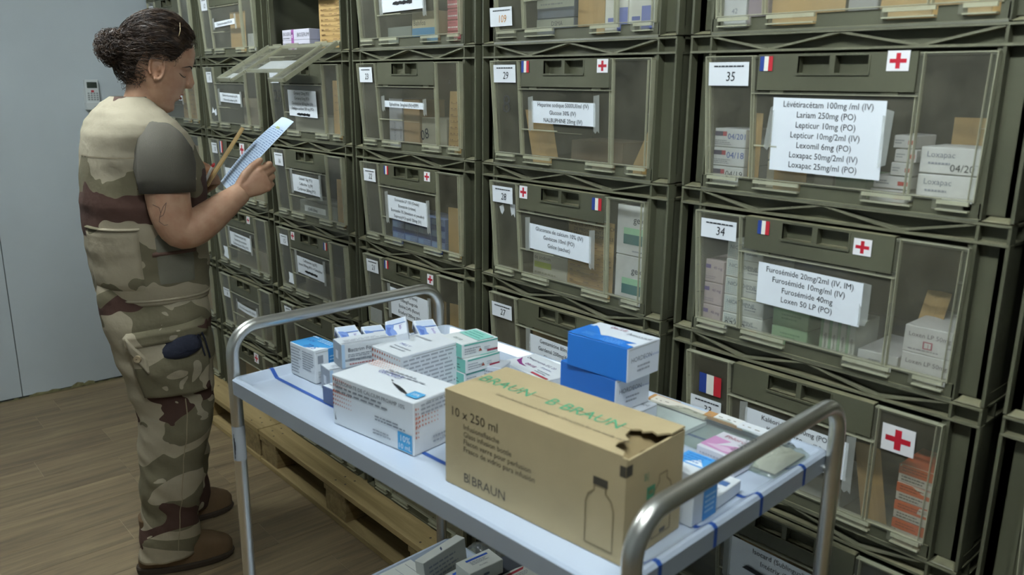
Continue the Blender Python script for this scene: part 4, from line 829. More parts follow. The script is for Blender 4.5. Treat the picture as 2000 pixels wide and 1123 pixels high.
flap([(0, .0735), (L-.046, .0735), (L-.036, .082), (L-.03, .078), (L-.022, .088), (L-.012, .084), (L-.004, .098), (L, .1), (L, W), (0, W)], H, 'back_flap')
flap([(L-.09, .01), (L-.01, .008), (L-.012, .03), (L-.02, .06), (L-.014, .1), (L-.05, .12), (L-.09, .12)], lambda x, y: H-.004-max(0, x-(L-.06))*.35, 'end_flap', KD)
kb = '3a3428'
CARTON = (('t', 'F', .035, .765, .0205, kb, '10 x 250 ml'), ('t', 'F', .12, .66, .0118, '4a4434', 'Infusionsflasche'), ('t', 'F', .12, .58, .0118, '4a4434', 'Glass infusion bottle'), ('t', 'F', .12, .50, .0118, '4a4434', 'Flacon verre pour perfusion'), ('t', 'F', .12, .42, .0118, '4a4434', 'Frasco de vidrio para infusión'),
    ('t', 'F', .12, .09, .021, kb, 'B'), ('t', 'F', .172, .09, .021, kb, 'BRAUN'), ('r', 'F', .157, .09, .161, .2, kb), ('r', 'R', -.0, .83, .1, .93, kb), ('r', 'F', .972, .83, 1, .93, kb), ('t', 'R', .3, .7, .014, '3f7a5a', 'B|'), ('r', 'R', .36, .5, .5, .62, '4a8a66'), ('r', 'R', .39, .54, .47, .58, 'a08a5c'), ('t', 'R', .1, .05, .03, '4a8a66', 'B'), ('r', 'R', .62, .09, .72, .13, '4a4434'))
for it in CARTON:
    a = MB(); art(a, L, W, H, (it,), random.Random(1)); a.obj('printed_text' if it[0] == 't' else 'printed_mark', cb)
def outline(face, pts, wd, c):
    o, u, v, LU, LV = fr_(face, L, W, H); o = o+u.cross(v)*.0003
    P = [o+u*p[0]+v*p[1] for p in pts]
    for p, q in zip(P, P[1:]):
        d = (q-p).normalized(); n_ = u.cross(v).cross(d)*wd/2
        a.poly([p-n_, q-n_, q+n_, p+n_], ink(c))
bt = [(0, .012), (0, .07), (.004, .082), (.013, .09), (.013, .1)]
for f_, x0 in (('F', .268), ('R', .062)):
    a = MB(); wbt = .044; outline(f_, [(x0+p[0], p[1]) for p in bt]+[(x0+wbt-p[0], p[1]) for p in bt[::-1]]+[(x0, .012)], .0022, '7b6c4a'); a.obj('bottle_drawing', cb)
a = MB(); o, u, v, LU, LV = fr_('F', L, W, H); o = o+Vector((0, -.0004, 0)); a.poly([o+u*x+v*z for x, z in ((.279, .098), (.302, .098), (.302, .109), (.279, .109))], ink(kb)); a.obj('printed_mark', cb)
for x, st in ((.006, 'BRAUN'), (.14, 'B BRAUN')):
    a = MB(); vs_, fs, wd = text_geo(st); a.mesh([(x+vx*.0315, .06+vy*.034, H+.0032) for vx, vy in vs_], fs, ink('4a9a72')); a.obj('printed_brand', cb)
a = MB(); a.text('Gebrauchsinformation innliegend / Directions for use inside carton', (.07, .034, H+.0032), (1, 0, 0), (0, 1, 0), .0088, ink('5a5240'), 'l')
a.obj('printed_text', cb)

# clear wallet with paper strips along the back rim, and a plastic bag
e = empty('plastic_wallet', (-.6, -.224, Z0), R(1.5)); tag(e, 'long clear plastic wallet of paper strips along the back rim of the tray', 'wallet')
b = MB(); rg = random.Random(4)
for i, (x0, x1, c, y0) in enumerate(((0, .06, 'b98a55', .033), (.01, .13, 'd9d2c4', .028), (.12, .2, 'b98a55', .036), (.14, .19, 'e6e6e2', .040), (.19, .28, 'dfe2e4', .036))):
    b = MB(); b.hexa([(x0, y0, .012+i*.001), (x1, y0, .012+i*.001), (x1, y0+.022, .012+i*.001), (x0, y0+.022, .012+i*.001), (x0, y0, .016+i*.001), (x1, y0, .016+i*.001), (x1, y0+.022, .018+i*.001), (x0, y0+.022, .018+i*.001)], pbr('strip_'+c, '#'+c, .7)); s_ = b.obj('paper_strip', e)
    a = MB(); xx = x0+.006
    while xx < x1-.012: d = rg.uniform(.003, .009); yq = y0+rg.uniform(.005, .009); a.poly([(xx, yq, .0169+i*.001), (xx+d, yq, .0169+i*.001), (xx+d, yq+.0022, .0172+i*.001), (xx, yq+.0022, .0172+i*.001)], ink('8d8272')); xx += d+rg.uniform(.002, .02)
    a.obj('printed_text', s_)
b = MB(); b.box(.0, .13, -.035, .035, .002, .009, pbr('white_sheet', '#dfe4ea', .6)); b.obj('paper_sheaf', e)
def pillow(x0, x1, y0, y1, z0, zt, m, nx=16, ny=10, amp=.004, seed=0):
    b = MB(); top = []; bot = []
    for i in range(nx+1):
        for j in range(ny+1):
            u, v = i/nx, j/ny; h = (math.sin(math.pi*u)*math.sin(math.pi*v))**.45
            n_ = mnoise.noise((u*7+seed, v*7, seed))*amp
            top.append((x0+(x1-x0)*u, y0+(y1-y0)*v, z0+.001+(zt-z0+n_)*h)); bot.append((x0+(x1-x0)*u, y0+(y1-y0)*v, z0))
    q = [(i*(ny+1)+j, (i+1)*(ny+1)+j, (i+1)*(ny+1)+j+1, i*(ny+1)+j+1) for i in range(nx) for j in range(ny)]
    b.mesh(top, q, m); b.mesh(bot, [f[::-1] for f in q], m); return b
pillow(-.01, .29, -.06, .066, .001, .024, BAG, 20, 10, .006, 2).obj('clear_cover', e, smooth=True)
e = empty('plastic_bag', (-.352, -.258, Z0), R(3)); tag(e, 'crumpled clear plastic bag in the back right corner of the tray', 'bag')
pillow(0, .075, -.02, .1, .001, .02, BAG, 14, 12, .012, 5).obj('bag_film', e, smooth=True)
pillow(.008, .065, -.01, .09, .003, .014, pbr('bag_filling', '#c3bfb2', .7), 10, 10, .008, 7).obj('bag_contents', e, smooth=True)

# boxes on the lower shelf
ZL = .3262
LOW = (('r', 'T', .2, .72, .85, .84, '2450a8'), ('l', 'T', .25, .42, .85, .66, 3, '7b8088'), ('t', 'T', .5, .2, .006, '4a4d54', 'POUDRE', 'c'), ('l', 'F', .4, .3, .6, .7, 1, '5a6a80'), ('l', 'R', .4, .3, .6, .7, 1, '5a6a80'))
LW = '#cfd0c6'
# each box: origin = front-left base corner, artwork read from the camera side of the trolley
pack('medicine_box', 'white box with a blue stripe, topmost on the lower shelf', 'box', .098, .058, .036, (-1.002, -.301, ZL+.0325), 88, LW, None, tuple(LOW))
pack('medicine_box', 'white box with a blue stripe lying flat beside the one on edge', 'box', .11, .068, .03, (-1.018, -.318, ZL), 93, LW, None, tuple(LOW))
pack('medicine_box', 'white box standing on its narrow edge on the lower shelf', 'box', .146, .03, .073, (-1.094, -.36, ZL), 100, '#cbccc4', None, (('p', 'T', [(.45, .2), (.5, .3), (.55, .7), (.5, .6)], '3a4560'), ('l', 'F', .1, .2, .9, .8, 4, '9a9ea6')), rot=(R(-7), 0, R(100)))
pack('medicine_box', 'plain white carton with thin printed frame at the near end of the lower shelf', 'box', .09, .135, .036, (-1.178, -.478, ZL), 3, '#d5d6ce', None, (('r', 'T', .1, .82, .6, .83, '6a6f76'), ('r', 'T', .1, .6, .9, .61, '9a9ea6'), ('r', 'T', .4, .3, .41, .6, '9a9ea6'), ('t', 'T', .62, .4, .03, '2a2c34', 'JR')))
pack('medicine_box', 'white box with a red stripe on the lower shelf, under the tray edge', 'box', .098, .06, .03, (-.936, -.222, ZL), 90, LW, None, (('r', 'T', .15, .75, .8, .88, 'a8323e'),)+LOW[1:])
pack('medicine_box', 'white box on the lower shelf half under the blue-striped one', 'box', .1, .08, .03, (-.965, -.33, ZL), 78, '#c6c7bf', None, tuple(LOW[1:]))
pack('medicine_box', 'dark lidded box low on the lower shelf behind the striped boxes', 'box', .07, .06, .03, (-1.0, -.2, ZL), 80, '#3f434a', None, ())
e = empty('plastic_bag', (-1.17, -.2, ZL), R(10)); tag(e, 'clear plastic film bunched up behind the upright box on the lower shelf', 'bag')
pillow(0, .12, 0, .06, .001, .03, BAG, 12, 8, .015, 9).obj('bag_film', e, smooth=True)
# ------------------------------------------------------------------ the soldier (local frame: +X the way she faces, +Y her left, origin on the floor)
PC = (-2.2, -.52); PA = math.atan2(.954, .3)
per = empty('person', (PC[0], PC[1], 0), PA)
tag(per, 'soldier in desert camouflage with dark curly hair in a bun, reading a sheet', 'person')
SKIN = pbr('skin', '#b89276', .5, spec=.4, bump=.06, bscale=350, var=.1, vscale=30, col2='#a87b60')
def sup(n, e):   # unit superellipse points
    out = []
    for k in range(n):
        a = 2*math.pi*k/n; c, s = math.cos(a), math.sin(a)
        out.append((math.copysign(abs(c)**(2/e), c), math.copysign(abs(s)**(2/e), s)))
    return out
def lerp_tab(tab, z):
    if z <= tab[0][0]: return tab[0][1:]
    for p, q in zip(tab, tab[1:]):
        if z <= q[0]:
            t_ = (z-p[0])/(q[0]-p[0]); t_ = t_*t_*(3-2*t_)*.5+t_*.5
            return tuple(a+(c-a)*t_ for a, c in zip(p[1:], q[1:]))
    return tab[-1][1:]
# --- head in its own frame (origin between the ears, +X face)
HP = R(22); HO = Vector((.016, 0.0, 1.534)); HY = R(4)
HM = Matrix.Translation(HO) @ Matrix.Rotation(HY, 4, 'Z') @ Matrix.Rotation(HP, 4, 'Y')
HEAD = [(-.118, .050, .000, .016), (-.112, .066, -.012, .030), (-.10, .074, -.028, .043), (-.08, .077, -.045, .053), (-.055, .081, -.062, .060), (-.03, .0845, -.077, .065), (0, .0845, -.089, .069), (.02, .0835, -.096, .0715),
        (.032, .089, -.099, .0735), (.05, .0895, -.101, .075), (.075, .0855, -.099, .075), (.1, .071, -.088, .067), (.118, .048, -.066, .05), (.128, .02, -.04, .03), (.132, -.004, -.018, .01)]
def head_pt(a, z, off=0):
    xf, xb, hw = lerp_tab(HEAD, z); cx_ = (xf+xb)/2*.4+(-.01)*.6 if False else (xf+xb)/2
    c, s = math.cos(a), math.sin(a); e = 2.25
    X = cx_+((xf-cx_) if c > 0 else (cx_-xb))*math.copysign(abs(c)**(2/e), c); Y = hw*math.copysign(abs(s)**(2/e), s)
    if z < .02 and c > 0: Y *= 1-.12*c                      # face narrows towards the front
    p = Vector((X, Y, z))
    # eye sockets, cheek, chin and lip relief
    for sy in (-1, 1):
        d = math.hypot((Y-sy*.032)/.017, (z-.012)/.011)
        if X > .03: p.x -= .011*math.exp(-d*d)
        d = math.hypot((Y-sy*.036)/.022, (z+.025)/.022)
        if X > .02: p.x += .004*math.exp(-d*d)
    if X > .04:
        d = Y/.022; g = math.exp(-d*d)
        p.x += g*(.0065*math.exp(-((z+.045)/.007)**2)+.0062*math.exp(-((z+.061)/.007)**2)-.004*math.exp(-((z+.053)/.0035)**2)-.004*math.exp(-((z+.077)/.009)**2)+.0045*math.exp(-((z+.1)/.012)**2)+.002*math.exp(-((z+.03)/.01)**2))
    n_ = Vector((X-cx_, Y*1.3, 0 if z < .08 else (z-.04)*1.2)); n_ = n_.normalized() if n_.length > 1e-6 else Vector((0, 0, 1))
    return p+n_*off
def V(x, y, z): return Vector((x, y, z))
body = MB(); N = 40
rings = []
zs = [-.118+.25*i/52 for i in range(53)]
for z in zs: rings.append([HM @ head_pt(2*math.pi*k/N, z) for k in range(N)])
body.loft(rings, SKIN)
def htube(pts, rr, n=12, flat=1.0): body.tube([HM @ V(*p) for p in pts], rr, SKIN, n, flat=flat)
htube([(.074, 0, .042), (.083, 0, .022), (.0905, 0, .004), (.097, 0, -.008), (.0965, 0, -.0150), (.088, 0, -.0185), (.078, 0, -.020)], [.006, .0100, .0118, .0128, .0118, .0098, .007], 14)
for s in (-1, 1): htube([(.086, s*.009, -.010), (.094, s*.0105, -.014), (.089, s*.010, -.0195)], [.005, .0068, .005], 10)
for s in (-1, 1):   # ears: plate, rim and lobe
    c0 = V(-.006, s*.0715, -.004)
    rim = [(math.cos(R(a))*.020-.005*math.sin(R(a)), s*(.006+.004*abs(math.sin(R(a)))), math.sin(R(a))*.034+.002) for a in range(-100, 231, 22)]
    body.tube([HM @ (c0+V(*p)) for p in rim], [.0042]*len(rim), SKIN, 8)
    body.loft([[HM @ (c0+V(math.cos(2*math.pi*k/12)*.018*q, s*(y_), math.sin(2*math.pi*k/12)*.031*q)) for k in range(12)][::s] for y_, q in ((-.012, .7), (-.002, 1), (.0035, .9))], SKIN)
    body.tube([HM @ (c0+V(.006, s*.004, -.026)), HM @ (c0+V(.005, s*.004, -.036))], [.008, .006], SKIN, 8)
    body.tube([HM @ (c0+V(.006, s*.006, .008)), HM @ (c0+V(.009, s*.006, -.008))], [.0045, .0045], SKIN, 8)
# --- neck, trunk, legs
def ell(c, a, b_, n=28, ax=(1, 0, 0), ay=(0, 1, 0)):
    c, ax, ay = Vector(c), Vector(ax), Vector(ay); return [c+ax*(a*math.cos(2*math.pi*k/n))+ay*(b_*math.sin(2*math.pi*k/n)) for k in range(n)]
body.loft([ell((-.055, 0, 1.33), .075, .085), ell((-.05, 0, 1.385), .058, .062), ell((-.035, 0, 1.43), .053, .056), ell((-.018, 0, 1.47), .054, .056), ell((-.01, 0, 1.51), .056, .056)], SKIN)
body.loft([ell((-.05, 0, .84), .10, .15), ell((-.05, 0, 1.0), .10, .14), ell((-.05, 0, 1.2), .11, .15), ell((-.05, 0, 1.33), .10, .16), ell((-.05, 0, 1.39), .07, .11), ell((-.05, 0, 1.41), .05, .06)], SKIN)
for s in (-1, 1):
    body.loft([ell((-.05+.012*s, s*.085, .90), .075, .075, 20), ell((-.03+.012*s, s*.1, .5), .055, .055, 20), ell((-.075+.02*s, s*.11, .12), .04, .04, 20)], SKIN)
# --- arms
def arm(pts, rr): body.tube([V(*p) for p in pts], rr, SKIN, 18)
def smooth_path(pts, rr, k=4):
    P = [Vector(p) for p in pts]; out = []; ro = []
    for i in range(len(P)-1):
        a, b_, c, d = P[max(i-1, 0)], P[i], P[i+1], P[min(i+2, len(P)-1)]
        for q in range(k):
            t_ = q/k; out.append(.5*((2*b_)+(c-a)*t_+(2*a-5*b_+4*c-d)*t_*t_+(3*b_-a-3*c+d)*t_**3)); ro.append(rr[i]+(rr[i+1]-rr[i])*t_)
    return out+[P[-1]], ro+[rr[-1]]
pp, rr_ = smooth_path([(-.03, -.12, 1.33), (0, -.17, 1.31), (.006, -.198, 1.255), (.010, -.207, 1.19), (.016, -.212, 1.135), (.034, -.214, 1.092), (.07, -.205, 1.094), (.11, -.19, 1.117), (.15, -.174, 1.143), (.185, -.160, 1.166), (.212, -.149, 1.184)], [.04, .048, .055, .059, .056, .051, .051, .048, .042, .035, .030])
body.tube(pp, rr_, SKIN, 24)
arm([(-.06, .12, 1.36), (-.05, .175, 1.335), (-.03, .2, 1.25), (-.01, .215, 1.15), (.0, .215, 1.1)], [.05, .055, .052, .048, .043])
arm([(-.01, .215, 1.1), (.02, .2, 1.105), (.06, .165, 1.13), (.1, .125, 1.16), (.118, .108, 1.172)], [.041, .044, .041, .032, .026])
# --- hands
FEND = {}
def hand(wr, d, nb, side, curls, key, thumb):
    """wr wrist, d towards the knuckles, nb back-of-hand normal, side=thumb direction"""
    d = Vector(d).normalized(); nb = Vector(nb); nb = (nb-d*nb.dot(d)).normalized(); s = Vector(side); s = (s-d*s.dot(d)-nb*s.dot(nb)).normalized(); wr = Vector(wr)
    rg = []
    for t_, hw, th in ((-.012, .024, .0185), (.012, .029, .018), (.04, .0365, .0165), (.068, .037, .0145), (.082, .031, .0115)):
        rg.append([wr+d*t_+s*(hw*c)+nb*(th*q-.0) for c, q in sup(20, 2.6)])
    body.loft(rg, SKIN)
    for i, (so, L_, r_) in enumerate(((.029, (.042, .026, .020), .0092), (.010, (.046, .030, .021), .0095), (-.010, (.042, .027, .020), .009), (-.029, (.034, .021, .018), .008))):
        p = wr+d*(.078-.004*abs(i-1))+s*so; ang = 0; pts = [p-d*.02, p]; rad = [r_*1.05, r_*1.1]
        for j, l_ in enumerate(L_):
            ang += R(curls[i][j]); dirv = d*math.cos(ang)-nb*math.sin(ang)+s*(.04*(1.5-i)*-.3)
            q = p+dirv*l_; pts += [p+dirv*(l_*.5), q]; rad += [r_*(.98-.05*j), r_*(1.02-.08*j)]; p = q
        pts.append(p+dirv*.004); rad.append(r_*.55)
        body.tube(pts, rad, SKIN, 10); FEND[key, i] = p.copy()
        kn = wr+d*(.078-.004*abs(i-1))+s*so+nb*.0045; body.tube([kn-d*.012, kn-d*.004, kn+d*.005], [.006, .0098, .006], SKIN, 10)
    T_ = [wr+d*a+s*b_+nb*c for a, b_, c in thumb]
    body.tube(T_, [.0145, .0135, .0108, .0098, .006][:len(T_)], SKIN, 10); FEND[key, 't'] = T_[-1]
hand((.214, -.148, 1.188), (.90, .10, .42), (.1, -1, .05), (-.42, 0, .9), ((28, 58, 35), (40, 70, 45), (48, 76, 48), (56, 80, 50)), 'r', ((.0, .018, .002), (.028, .036, .002), (.058, .048, -.002), (.088, .052, -.008), (.096, .052, -.010)))
hand((.118, .108, 1.172), (.35, -.62, .55), (.75, .62, .1), (-.5, .1, .85), ((50, 70, 40), (58, 74, 44), (64, 78, 46), (70, 80, 48)), 'l', ((.008, .016, -.006), (.03, .034, -.012), (.055, .040, -.018), (.078, .038, -.024), (.084, .036, -.026)))
def remeshed(mb, name, vox, smooth_it, fac=.5):
    o = mb.obj('tmp_'+name); m1 = o.modifiers.new('r', 'REMESH'); m1.mode = 'VOXEL'; m1.voxel_size = vox; m1.use_smooth_shade = True
    m2 = o.modifiers.new('s', 'SMOOTH'); m2.factor = fac; m2.iterations = smooth_it
    bpy.context.view_layer.update(); dg = bpy.context.evaluated_depsgraph_get()
    me = bpy.data.meshes.new_from_object(o.evaluated_get(dg)); bpy.data.objects.remove(o)
    me.name = name; me.materials.clear()
    for m in mb.mats: me.materials.append(m)
    me.polygons.foreach_set('material_index', [0]*len(me.polygons)); me.polygons.foreach_set('use_smooth', [True]*len(me.polygons))
    return me
body_me = remeshed(body, 'body', .0028, 3)
inst('body', body_me, per)
# face details
LIP = pbr('lip', '#9c5a4c', .45); DARK = pbr('hair_dark', '#1f1611', .55, spec=.3); NAIL = pbr('fingernail', '#c99a82', .35)
def face_pt(y, z, off=0):
    lo, hi = -math.pi/2, math.pi/2
    for _ in range(30):
        mid = (lo+hi)/2
        if head_pt(mid, z).y < y: lo = mid
        else: hi = mid
    return HM @ (head_pt((lo+hi)/2, z)+V(off, 0, 0))
for nm, z0, rr in (('upper_lip', -.0465, .0036), ('lower_lip', -.060, .0042)):
    b = MB(); ys = (-.02, -.014, -.007, 0, .007, .014, .02)
    b.tube([face_pt(y, z0+(-.053-z0)*(y/.021)**2, -.0012) for y in ys], [.0008, .0024, rr*.9, rr, rr*.9, .0024, .0008], LIP, 8); b.obj(nm, per, smooth=True)
for s in (-1, 1):
    b = MB(); b.tube([face_pt(s*y, .0+6*(y-.033)**2*4, -.0002) for y in (.019, .025, .031, .037, .043, .048)], [.0006, .0012, .0015, .0016, .0014, .0008], DARK, 6); b.obj('eyelashes', per, smooth=True)
    b = MB(); b.tube([face_pt(s*y, .031+.18*(y-.012)-9*max(0, y-.034)**1.9*3, -.0006) for y in (.013, .02, .027, .034, .041, .048, .054)], [.0012, .002, .0022, .0021, .0018, .0014, .0006], DARK, 6); b.obj('eyebrow', per, smooth=True)

# --- hair: cap, bun and curly strands
HAIR = pbr('hair', '#241a14', .55, spec=.35, var=.3, vscale=70, col2='#43301f')
def hairline(x):
    pts = [(-.12, -.078), (-.06, -.07), (-.035, -.05), (-.022, .030), (.012, .036), (.024, .022), (.034, .036), (.05, .071), (.07, .1), (.1, .108)]
    for p, q in zip(pts, pts[1:]):
        if x <= q[0]: return p[1]+(q[1]-p[1])*max(0, (x-p[0])/(q[0]-p[0]))
    return .08
hb = MB(); NA, NZ = 72, 46; grid = {}; vv = []; ff = []
for j in range(NZ+1):
    for i in range(NA):
        a = 2*math.pi*i/NA; x_ = head_pt(a, .05).x; z0 = hairline(head_pt(a, max(-.1, hairline(head_pt(a, .0).x))).x)
        z = z0+(.1315-z0)*(j/NZ)
        o_ = .001+.008*min(1, (z-z0)/.05)+.003*mnoise.noise((math.cos(a)*7, math.sin(a)*7, z*75))
        if j == 0: o_ = -.004
        vv.append(HM @ head_pt(a, z, o_))
for j in range(NZ):
    for i in range(NA): ff.append((j*NA+i, j*NA+(i+1) % NA, (j+1)*NA+(i+1) % NA, (j+1)*NA+i))
ff.append(tuple(NZ*NA+i for i in range(NA))); hb.mesh(vv, ff, HAIR)
BUN = V(-.112, 0, .008); rg = random.Random(11)
br = []
for j in range(1, 14):
    th = math.pi*j/14; ring = []
    for i in range(24):
        ph = 2*math.pi*i/24; dirv = V(math.sin(th)*math.cos(ph), math.sin(th)*math.sin(ph), math.cos(th)); r_ = .044*(1+.32*mnoise.noise(dirv*3.1))
        ring.append(HM @ (BUN+V(dirv.x*r_*.95, dirv.y*r_*1.1, dirv.z*r_*1.05)))
    br.append(ring)
hb.loft(br[::-1], HAIR)
for k in range(1900):
    a = rg.uniform(0, 2*math.pi); x0 = head_pt(a, .03).x; z0 = hairline(x0); z = z0+(.131-z0)*rg.random()**.85
    p0 = head_pt(a, z, .012); x0, y0 = p0.x, p0.y
    tgt = BUN+V(rg.uniform(-.0, .03), rg.uniform(-.03, .03), rg.uniform(-.03, .035)); n_ = 18; ln = rg.uniform(.35, 1.0); ph = rg.uniform(0, 6); am = rg.uniform(.001, .0045); fr = rg.uniform(10, 24)
    pts = []
    for i in range(n_):
        t_ = i/(n_-1)*ln; p = p0.lerp(tgt, t_); c0 = V(-.007, 0, .028); dv = p-c0
        nn = math.sqrt((dv.x/.097)**2+(dv.y/.076)**2+(dv.z/.108)**2); q = c0+dv*((1.15+.05*math.sin(k)+.03*math.sin(math.pi*t_))/max(nn, .25)) if p.x > -.088 else p
        if i == 0: q = head_pt(a, z, .003)
        q = q+V(math.sin(ph*.7+fr*t_)*am*.5, math.sin(ph+fr*t_)*am, math.cos(ph*1.3+fr*t_)*am)
        pts.append(HM @ q)
    r0 = rg.uniform(.0004, .0009); hb.tube(pts, [r0*.7]+[r0]*(n_-2)+[r0*.4], HAIR, 3)
for k in range(620):    # curls of the bun and loose wisps
    dirv = V(rg.gauss(-.25, 1), rg.gauss(0, 1), rg.gauss(0, 1)).normalized(); tv = dirv.cross(V(rg.gauss(0, 1), rg.gauss(0, 1), rg.gauss(0, 1))).normalized(); rr_ = rg.uniform(.038, .056); pts = []
    L_ = rg.uniform(.8, 2.2); cu_ = rg.uniform(.003, .007); ph = rg.uniform(0, 6)
    for i in range(16):
        t_ = i/15*L_; d2 = (dirv*math.cos(t_)+tv*math.sin(t_)); q = BUN+d2*(rr_+cu_*math.sin(ph+t_*9))+dirv.cross(tv)*(cu_*math.cos(ph+t_*9)); q.y *= 1.08; pts.append(HM @ q)
    r0 = rg.uniform(.0005, .001); hb.tube(pts, [r0]*15+[r0*.4], HAIR, 3)
for k in range(170):     # short wisps at hairline and nape
    a = rg.uniform(1.9, 4.4) if k < 45 else rg.uniform(-2.2, 2.2); x0 = head_pt(a, .0).x; z = hairline(x0)+rg.uniform(-.004, .02); p = head_pt(a, z, .004); pts = []
    dv = V(rg.uniform(-.6, .2), rg.uniform(-.5, .5), rg.uniform(-.9, .4)); ph = rg.uniform(0, 6); n0 = V(p.x, p.y, 0).normalized()
    for i in range(8): t_ = i/7; pts.append(HM @ (p+dv*(t_*.028)+n0*(.004+.006*math.sin(ph+t_*7))+V(0, 0, .004*math.cos(ph+t_*8))))
    hb.tube(pts, [.0005]*7+[.0002], HAIR, 3)
o = hb.obj('hair', per, smooth=True); o['label'] = 'dark brown curly hair pinned into a bun'
b = MB(); b.tube([HM @ head_pt(-1.25, .118, .024), HM @ head_pt(-1.3, .1, .023), HM @ head_pt(-1.33, .088, .022)], .0009, pbr('hair_pin', '#8f7a4e', .5), 6); b.obj('hair_pin', per)

# --- clothes
def camo(name, seed, bias=0.0, bands=None):
    m = bpy.data.materials.new(name); m.use_nodes = True; nt = m.node_tree; bs = nt.nodes['Principled BSDF']; Lk = nt.links.new
    tc = nt.nodes.new('ShaderNodeTexCoord'); mp = nt.nodes.new('ShaderNodeMapping'); mp.inputs['Scale'].default_value = (1, 1, 1.75); mp.inputs['Location'].default_value = (seed, seed*.37, seed*.71); Lk(tc.outputs['Object'], mp.inputs[0])
    def patch(sc, thr, off):
        mq = nt.nodes.new('ShaderNodeVectorMath'); mq.operation = 'ADD'; mq.inputs[1].default_value = (off, off*1.7, off*.3); Lk(mp.outputs[0], mq.inputs[0])
        n = nt.nodes.new('ShaderNodeTexNoise'); n.inputs['Scale'].default_value = sc; n.inputs['Detail'].default_value = 2.2; n.inputs['Roughness'].default_value = .45; n.inputs['Distortion'].default_value = .9; Lk(mq.outputs[0], n.inputs['Vector'])
        g = nt.nodes.new('ShaderNodeMath'); g.operation = 'GREATER_THAN'; g.inputs[1].default_value = thr; Lk(n.outputs[0], g.inputs[0]); return g
    c = None
    def mix(prev, colr, fac):
        mx = nt.nodes.new('ShaderNodeMix'); mx.data_type = 'RGBA'; Lk(fac.outputs[0], mx.inputs[0])
        if isinstance(prev, str): mx.inputs[6].default_value = lin(prev)
        else: Lk(prev.outputs[2], mx.inputs[6])
        mx.inputs[7].default_value = lin(colr); return mx
    if bands:
        n = nt.nodes.new('ShaderNodeTexNoise'); n.inputs['Scale'].default_value = 3.4; n.inputs['Detail'].default_value = 3; n.inputs['Roughness'].default_value = .5; n.inputs['Distortion'].default_value = .6; Lk(mp.outputs[0], n.inputs['Vector'])
        sz = nt.nodes.new('ShaderNodeSeparateXYZ'); Lk(tc.outputs['Object'], sz.inputs[0])
        ma = nt.nodes.new('ShaderNodeMath'); ma.operation = 'MULTIPLY_ADD'; ma.inputs[1].default_value = .34; Lk(n.outputs[0], ma.inputs[0]); Lk(sz.outputs[2], ma.inputs[2])
        mr = nt.nodes.new('ShaderNodeMapRange'); mr.inputs[1].default_value = 1.0; mr.inputs[2].default_value = 1.65; Lk(ma.outputs[0], mr.inputs[0])
        cr_ = nt.nodes.new('ShaderNodeValToRGB'); cr_.color_ramp.interpolation = 'CONSTANT'; el = cr_.color_ramp.elements
        el[0].position = 0; el[0].color = lin('#9b907a'); el[1].position = 1; el[1].color = lin('#9c927d')
        for p_, h_ in bands: q_ = el.new((p_+.17-1.0)/.65); q_.color = lin(h_)
        Lk(mr.outputs[0], cr_.inputs[0]); c = mix('#000000', '#9c927d', patch(6, .70, 13.1)); Lk(cr_.outputs[0], c.inputs[6])
    else:
        c = mix('#9b907a', '#6a634e', patch(2.7, .535-bias, 1.0)); c = mix(c, '#4a352d', patch(3.1, .58-bias, 7.3)); c = mix(c, '#9c927d', patch(6, .68, 13.1))
    Lk(c.outputs[2], bs.inputs['Base Color']); bs.inputs['Roughness'].default_value = .85; bs.inputs['Specular IOR Level'].default_value = .2
    n = nt.nodes.new('ShaderNodeTexNoise'); n.inputs['Scale'].default_value = 900; Lk(tc.outputs['Object'], n.inputs['Vector'])
    n2 = nt.nodes.new('ShaderNodeTexNoise'); n2.inputs['Scale'].default_value = 22; n2.inputs['Detail'].default_value = 3; Lk(tc.outputs['Object'], n2.inputs['Vector'])
    b1 = nt.nodes.new('ShaderNodeBump'); b1.inputs['Strength'].default_value = .25; b1.inputs['Distance'].default_value = .0006; Lk(n.outputs[0], b1.inputs['Height'])
    b2 = nt.nodes.new('ShaderNodeBump'); b2.inputs['Strength'].default_value = .5; b2.inputs['Distance'].default_value = .008; Lk(n2.outputs[0], b2.inputs['Height']); Lk(b1.outputs[0], b2.inputs['Normal']); Lk(b2.outputs[0], bs.inputs['Normal'])
    return m
CAMO_V, CAMO_T, CAMO_P = camo('camouflage_vest', 3.1, 0, ((.95, '#6a634e'), (.99, '#9b907a'), (1.075, '#4a352d'), (1.22, '#6a634e'), (1.285, '#9c927d'), (1.437, '#4a352d'))), camo('camouflage_trousers', 8.6, .02), camo('camouflage_pocket', 21.4, -.05)
TYAW = R(14)
VEST = [(.872, -.200, .104, .178), (.90, -.212, .108, .184), (.98, -.222, .112, .184), (1.08, -.226, .115, .184), (1.16, -.222, .115, .186), (1.249, -.214, .112, .188), (1.31, -.206, .095, .196), (1.35, -.196, .074, .200), (1.38, -.184, .05, .188), (1.405, -.168, .024, .155), (1.43, -.146, .004, .11), (1.449, -.120, -.006, .080)]
